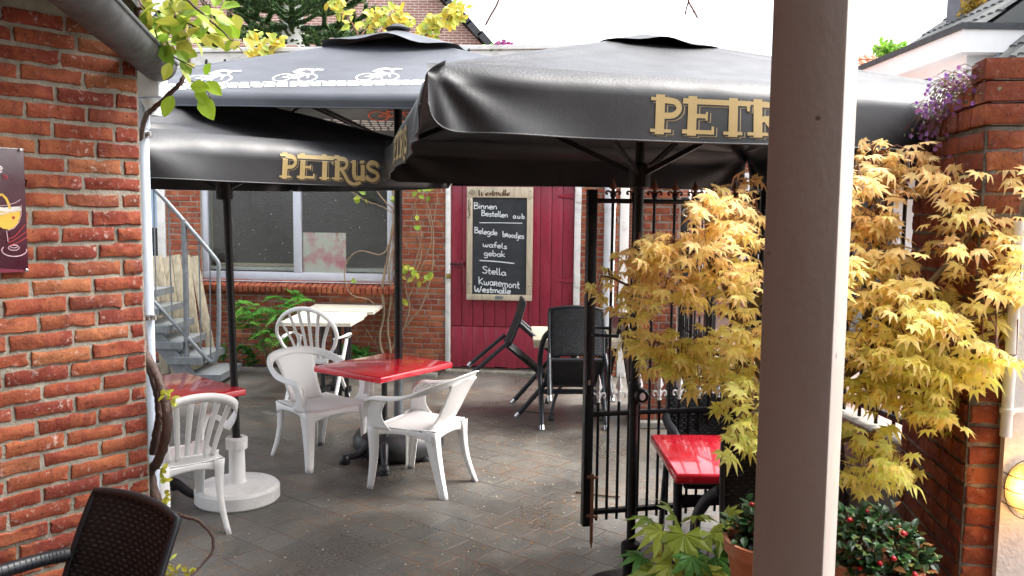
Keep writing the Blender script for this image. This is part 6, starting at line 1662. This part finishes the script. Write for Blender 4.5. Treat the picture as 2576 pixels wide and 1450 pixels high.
# monkey puzzle
random.seed(17); YT = 14.0
tr0 = atY(735, 130, YT); t = thing('monkey_puzzle_tree', 'dark green monkey puzzle tree with spiky arms behind the white roof edge', 'tree', (tr0.x, YT, 0))
b = MB(); b.tube([(tr0.x, YT, 0), (tr0.x + .02, YT, 4.5), (tr0.x - .03, YT, 7.5), (tr0.x, YT, 9.5)], [.24, .19, .14, .08], 12)
for i in range(900):
    z = ru(3.6, 9); a = ru(0, 6.28); r_ = .17; p = Vector((tr0.x + math.cos(a) * r_, YT + math.sin(a) * r_, z)); oval_leaf(b, p, Vector((math.cos(a), math.sin(a), .8)), Vector((0, 0, 1)), .09, .06, (.12, .15, .05))
b.build('trunk', leaf_mat('conifer_trunk', .02, .7, .3), t, smooth=60)
cr = MB()
def arm(Q, r):
    n = len(Q); L = sum((Q[i + 1] - Q[i]).length for i in range(n - 1)); cr.tube(Q, [r * (1 - .45 * i / n) for i in range(n)], 6, col=(.02, .045, .016))
    cnt = int(L / .016)
    for i in range(cnt):
        f = i / cnt * (n - 1); k = int(f); p = Q[k].lerp(Q[k + 1], f - k); tg = (Q[k + 1] - Q[k]).normalized(); o1 = tg.orthogonal().normalized(); o2 = tg.cross(o1)
        for w_ in range(2):
            a = i * 2.4 + w_ * 3.14 + ru(-.3, .3); d = o1 * math.cos(a) + o2 * math.sin(a); rr = r * (1 - .4 * f / n)
            q0 = p + d * rr * .8; tip = q0 + tg * ru(.05, .075) + d * ru(.018, .04); s_ = tg.cross(d) * .017
            cr.add([q0 - s_, q0 + s_, tip], [(0, 1, 2)], 0, jitcol(random.choice([(.07, .15, .045), (.10, .20, .055), (.16, .24, .065), (.05, .11, .04)]), .2))
for z in [3.95 + .42 * i for i in range(12)]:
    nb2 = 7; a0 = ru(0, 6.28)
    for i in range(nb2):
        a = a0 + 6.28 * i / nb2 + ru(-.3, .3); L = ru(1.15, 1.6) * (1 - max(0, z - 5.5) / 9)
        d = Vector((math.cos(a), math.sin(a), 0)); o = Vector((tr0.x, YT, z))
        Q = catmull([o + d * .1, o + d * L * .4 + Vector((0, 0, -.02)), o + d * L * .75 + Vector((0, 0, .02)), o + d * L + Vector((0, 0, .22))], 4); arm(Q, .05)
        for s_ in (.40, .55, .70, .85):
            for sg in (-1, 1):
                k = int(s_ * (len(Q) - 1)); p = Q[k]; e = d * .6 + Vector((-d.y, d.x, 0)) * sg * .8 + Vector((0, 0, ru(.0, .5))); l2 = ru(.28, .5) * (1.25 - s_ * .5)
                arm(catmull([p, p + e * l2 * .5, p + e * l2 + Vector((0, 0, .09))], 3), .038)
cr.build('crown', M['needle'], t)

# house at the right with dormer
t = thing('dormer_house', 'white walled house with grey tiled roof and dormer beyond the brick pillar', 'house', (9.5, 15, 0))
X0, Y0, Y1 = 7.42, 14.0, 17.6; zt0 = atY(2404, 118, 14.0).z - .14; zf = .36
wm = pm('house_white', (.92, .92, .91), .6, .03, 4, 0)
b = MB(); b.box(((X0 + 12) / 2, (Y0 + Y1) / 2 + .0, zt0 / 2), (12 - X0, Y1 - Y0, zt0)); b.build('wall', wm, t)
b = MB(); b.box(((X0 + 12) / 2 - .12, (Y0 + Y1) / 2 - .1, zt0 + zf / 2), (12 - X0 + .24, Y1 - Y0 + .4, zf)); b.build('fascia', wm, t)
b = MB(); b.box(((X0 + 12) / 2 - .13, (Y0 + Y1) / 2 - .1, zt0 + zf + .05), (12 - X0 + .3, Y1 - Y0 + .46, .10)); b.build('roof_edge', M['slate'], t)
rt = NT('roof_tiles'); rt.set(Roughness=.6)
sn = rt.n('ShaderNodeNewGeometry'); rt.l(rt.ramp(sn.outputs['Random Per Island'], [(0, (.075, .08, .08)), (.6, (.12, .125, .12)), (1, (.17, .17, .15))]), rt.b.inputs['Base Color'])
def tile_roof(b, o, e, yv, nx, ny):
    """pantiles as real ridged strips, row overlapping row; o..e runs up the slope, yv along the eaves"""
    for j in range(ny):
        for i in range(nx):
            p0 = o + (e - o) * (j / ny) + yv * (i / nx); du = (e - o) / ny * 1.12; dv = yv / nx; nn = du.cross(dv).normalized(); nn = nn if nn.z > 0 else -nn
            vs = []
            for q in range(5): vs.append(p0 + dv * (q / 4) + nn * (.045 * math.sin(q / 4 * math.pi) + .03))
            vs2 = [v + du - nn * .03 for v in vs]; b.add(vs + vs2 + [vs[0] - nn * .03, vs[4] - nn * .03], [(q, q + 1, 6 + q, 5 + q) for q in range(4)] + [(10, 0, 1, 2, 3, 4, 11)])
b = MB(); zr = zt0 + zf + .12
tile_roof(b, Vector((7.5, 17.5, zr - .1)), Vector((12.5, 17.5, zr + 3.6)), Vector((0, -3.6, 0)), 16, 12)
b.prism([(7.5, 13.9, zr - .16), (12.5, 13.9, zr + 3.54), (12.5, 13.9, zr - .16)], (0, 3.6, 0))
cq0, cq1 = atY(2457, 200, 13.75), atY(2569, 99, 13.75); sl = (cq1 - cq0) / (cq1.x - cq0.x)
lo_, hi_ = cq0 - sl * 1.6, cq1 + sl * 1.4
tile_roof(b, Vector((lo_.x, 13.75, lo_.z)), Vector((hi_.x, 13.75, hi_.z)), Vector((0, -3.2, 0)), 14, 14)
b.prism([(lo_.x, 10.5, lo_.z - .12), (hi_.x, 10.5, hi_.z - .12), (hi_.x, 10.5, lo_.z - .12)], (0, 3.2, 0))
b.build('roof', rt.m, t)
b = MB(); b.bar(lo_ + Vector((.0, .04, .06)), hi_ + Vector((0, .04, .06)), .10, .05, (0, 0, 1)); b.build('flashing', pm('lead', (.40, .47, .55), .35, .1, 6, 0, metal=.3), t)
for (y0, y1, dk) in ((14.25, 15.05, 0), (15.25, 16.2, 1), (16.4, 17.2, 0)):
    wn = MB(); wn.box((X0 - .012, (y0 + y1) / 2, zt0 - .85), (.03, y1 - y0, 1.35)); wo_ = wn.build('window', pm('frame_grey', (.10, .10, .10), .5, .1, 5, 0) if dk else wm, t)
    b = MB(); b.box((X0 - .03, (y0 + y1) / 2, zt0 - .85), (.008, y1 - y0 - .14, 1.2)); g2 = NT('far_glass'); g2.set(Base_Color=(.10, .13, .14, 1) if dk else (.36, .44, .46, 1), Roughness=.08); b.build('pane', g2.m, wo_)
b = MB(); c0, c1 = atY(2410, 60, 16.2), atY(2490, -60, 16.2); b.box(((c0.x + c1.x) / 2, 16.4, (c0.z + c1.z) / 2 + .1), (c1.x - c0.x, .5, c1.z - c0.z)); b.build('chimney', pm('chimney_slate', (.16, .17, .20), .7, .15, 5, .2), t)
lf = MB(); random.seed(4)
for i in range(340):
    p = atY(2452 + random.gauss(0, 16), 28 + random.gauss(0, 22), 15.95); lf_c = jitcol(random.choice([(.50, .30, .05), (.55, .38, .08), (.35, .28, .08)]), .15); oval_leaf(lf, p, rvec(), rvec(), .10, .06, lf_c)
tag(lf.build('lichen_clump', M['leaf']), 'orange yellow moss clump growing at the foot of the slate chimney', 'moss')
# low pantile roof far off, bush and white house across the street
t = thing('tiled_house', 'distant house with orange pantile roof seen just beside the white post', 'house', (9, 24, 0))
b = MB(); q0_, q1_ = atY(2130, 170, 24), atY(2215, 138, 24); om = NT('orange_tiles'); g_ = om.n('ShaderNodeNewGeometry'); om.l(om.ramp(g_.outputs['Random Per Island'], [(0, (.42, .13, .06)), (1, (.55, .22, .11))]), om.b.inputs['Base Color'])
tile_roof(b, Vector((q0_.x - 1.2, 24, q0_.z - .6)), Vector((q0_.x - 1.2, 25.6, q1_.z + .25)), Vector((3.2, 0, 0)), 14, 7); b.build('roof', om.m, t)
b = MB(); b.box((q0_.x + .4, 25.8, (q0_.z - .7) / 2), (3.2, 3, q0_.z - .7)); b.build('wall', wm, t)
t = thing('bush', 'bright green bush top peeping over the white dormer edge', 'bush', atY(2245, 132, 19.5)); lf = MB()
for i in range(420):
    p = atY(2246 + random.gauss(0, 20), 132 + random.gauss(0, 8), 19.5 + ru(-.5, .5)); oval_leaf(lf, p, rvec(), rvec(), .16, .10, jitcol((.22, .42, .06), .25))
lf.build('foliage', M['leaf'], t)
b = MB(); bq = atY(2246, 132, 19.5); b.tube([(bq.x, bq.y, 0), bq], [.12, .05], 8); b.build('trunk', M['bark'], t)
# brick house across the street
YH = 15.0
t = thing('street_house', 'orange brick house with white sill and dark windows across the street', 'house', (5, YH, 0))
bt2 = brick_mat('street_brick', [(0, (.36, .11, .06)), (1, (.46, .16, .09))], .2, .8)
bs = NT('street_brick_tex'); mpn = bs.n('ShaderNodeMapping'); mpn.inputs['Rotation'].default_value = (R(90), 0, 0); bs.l(bs.tc.outputs['Object'], mpn.inputs['Vector'])
bk = bs.n('ShaderNodeTexBrick', i_Scale=1.0, i_Mortar_Size=.008, i_Brick_Width=.22, i_Row_Height=.065); bs.l(mpn.outputs[0], bk.inputs['Vector'])
bk.inputs['Color1'].default_value = (.36, .11, .06, 1); bk.inputs['Color2'].default_value = (.45, .15, .09, 1); bk.inputs['Mortar'].default_value = (.42, .33, .28, 1); bs.l(bk.outputs['Color'], bs.b.inputs['Base Color']); bs.set(Roughness=.85)
hx0, hx1 = atY(1590, 500, YH).x, atY(2085, 500, YH).x
b = MB(); b.box(((hx0 + hx1) / 2, YH + 2, 1.45), (hx1 - hx0, 4, 2.9)); b.build('wall', bs.m, t)
for (xa, xb, ya, yb) in ((1760, 1805, 300, 720), (1872, 1925, 448, 640), (1960, 2040, 420, 640)):
    p0_, p1_ = atY(xa, yb, YH), atY(xb, ya, YH)
    wn = MB(); cx_, cz_ = (p0_.x + p1_.x) / 2, (p0_.z + p1_.z) / 2; wd_, ht_ = p1_.x - p0_.x, p1_.z - p0_.z
    for dx_ in (-1, 1): wn.box((cx_ + dx_ * (wd_ / 2), YH - .03, cz_), (.07, .08, ht_))
    wn.box((cx_, YH - .04, cz_ + ht_ / 2 + .04), (wd_ + .25, .12, .08)); wn.box((cx_, YH - .04, cz_ - ht_ / 2 - .04), (wd_ + .25, .16, .08))
    wo_ = wn.build('window', wm, t); b = MB(); b.box((cx_, YH - .012, cz_), (wd_ - .08, .02, ht_)); g2 = NT('street_glass'); g2.set(Base_Color=(.03, .035, .04, 1), Roughness=.06); b.build('pane', g2.m, wo_)
b = MB(); tile_roof(b, Vector((hx0 - .2, YH - .3, 2.85)), Vector((hx0 - .2, YH + 3.2, 3.5)), Vector((hx1 - hx0 + .4, 0, 0)), 26, 8); b.build('roof', om.m, t)
t = thing('white_facade', 'white rendered house front across the street beyond the railing', 'house', (8, 13.5, 0))
b = MB(); hx2, hx3 = atY(2095, 500, 13.5).x, 11.5; b.box(((hx2 + hx3) / 2, 15.0, 1.5), (hx3 - hx2, 3, 3.0)); b.build('wall', wm, t)
b = MB(); b.box(((hx2 + hx3) / 2, 13.46, .25), (hx3 - hx2, .06, .5)); b.build('plinth', M['concrete'], t)
p0_ = atY(2160, 700, 13.5); wn = MB(); wn.box((p0_.x, 13.47, 1.1), (.95, .06, 2.2)); b2_ = wn.build('door', pm('street_door', (.03, .03, .035), .4, .1, 4, 0), t)
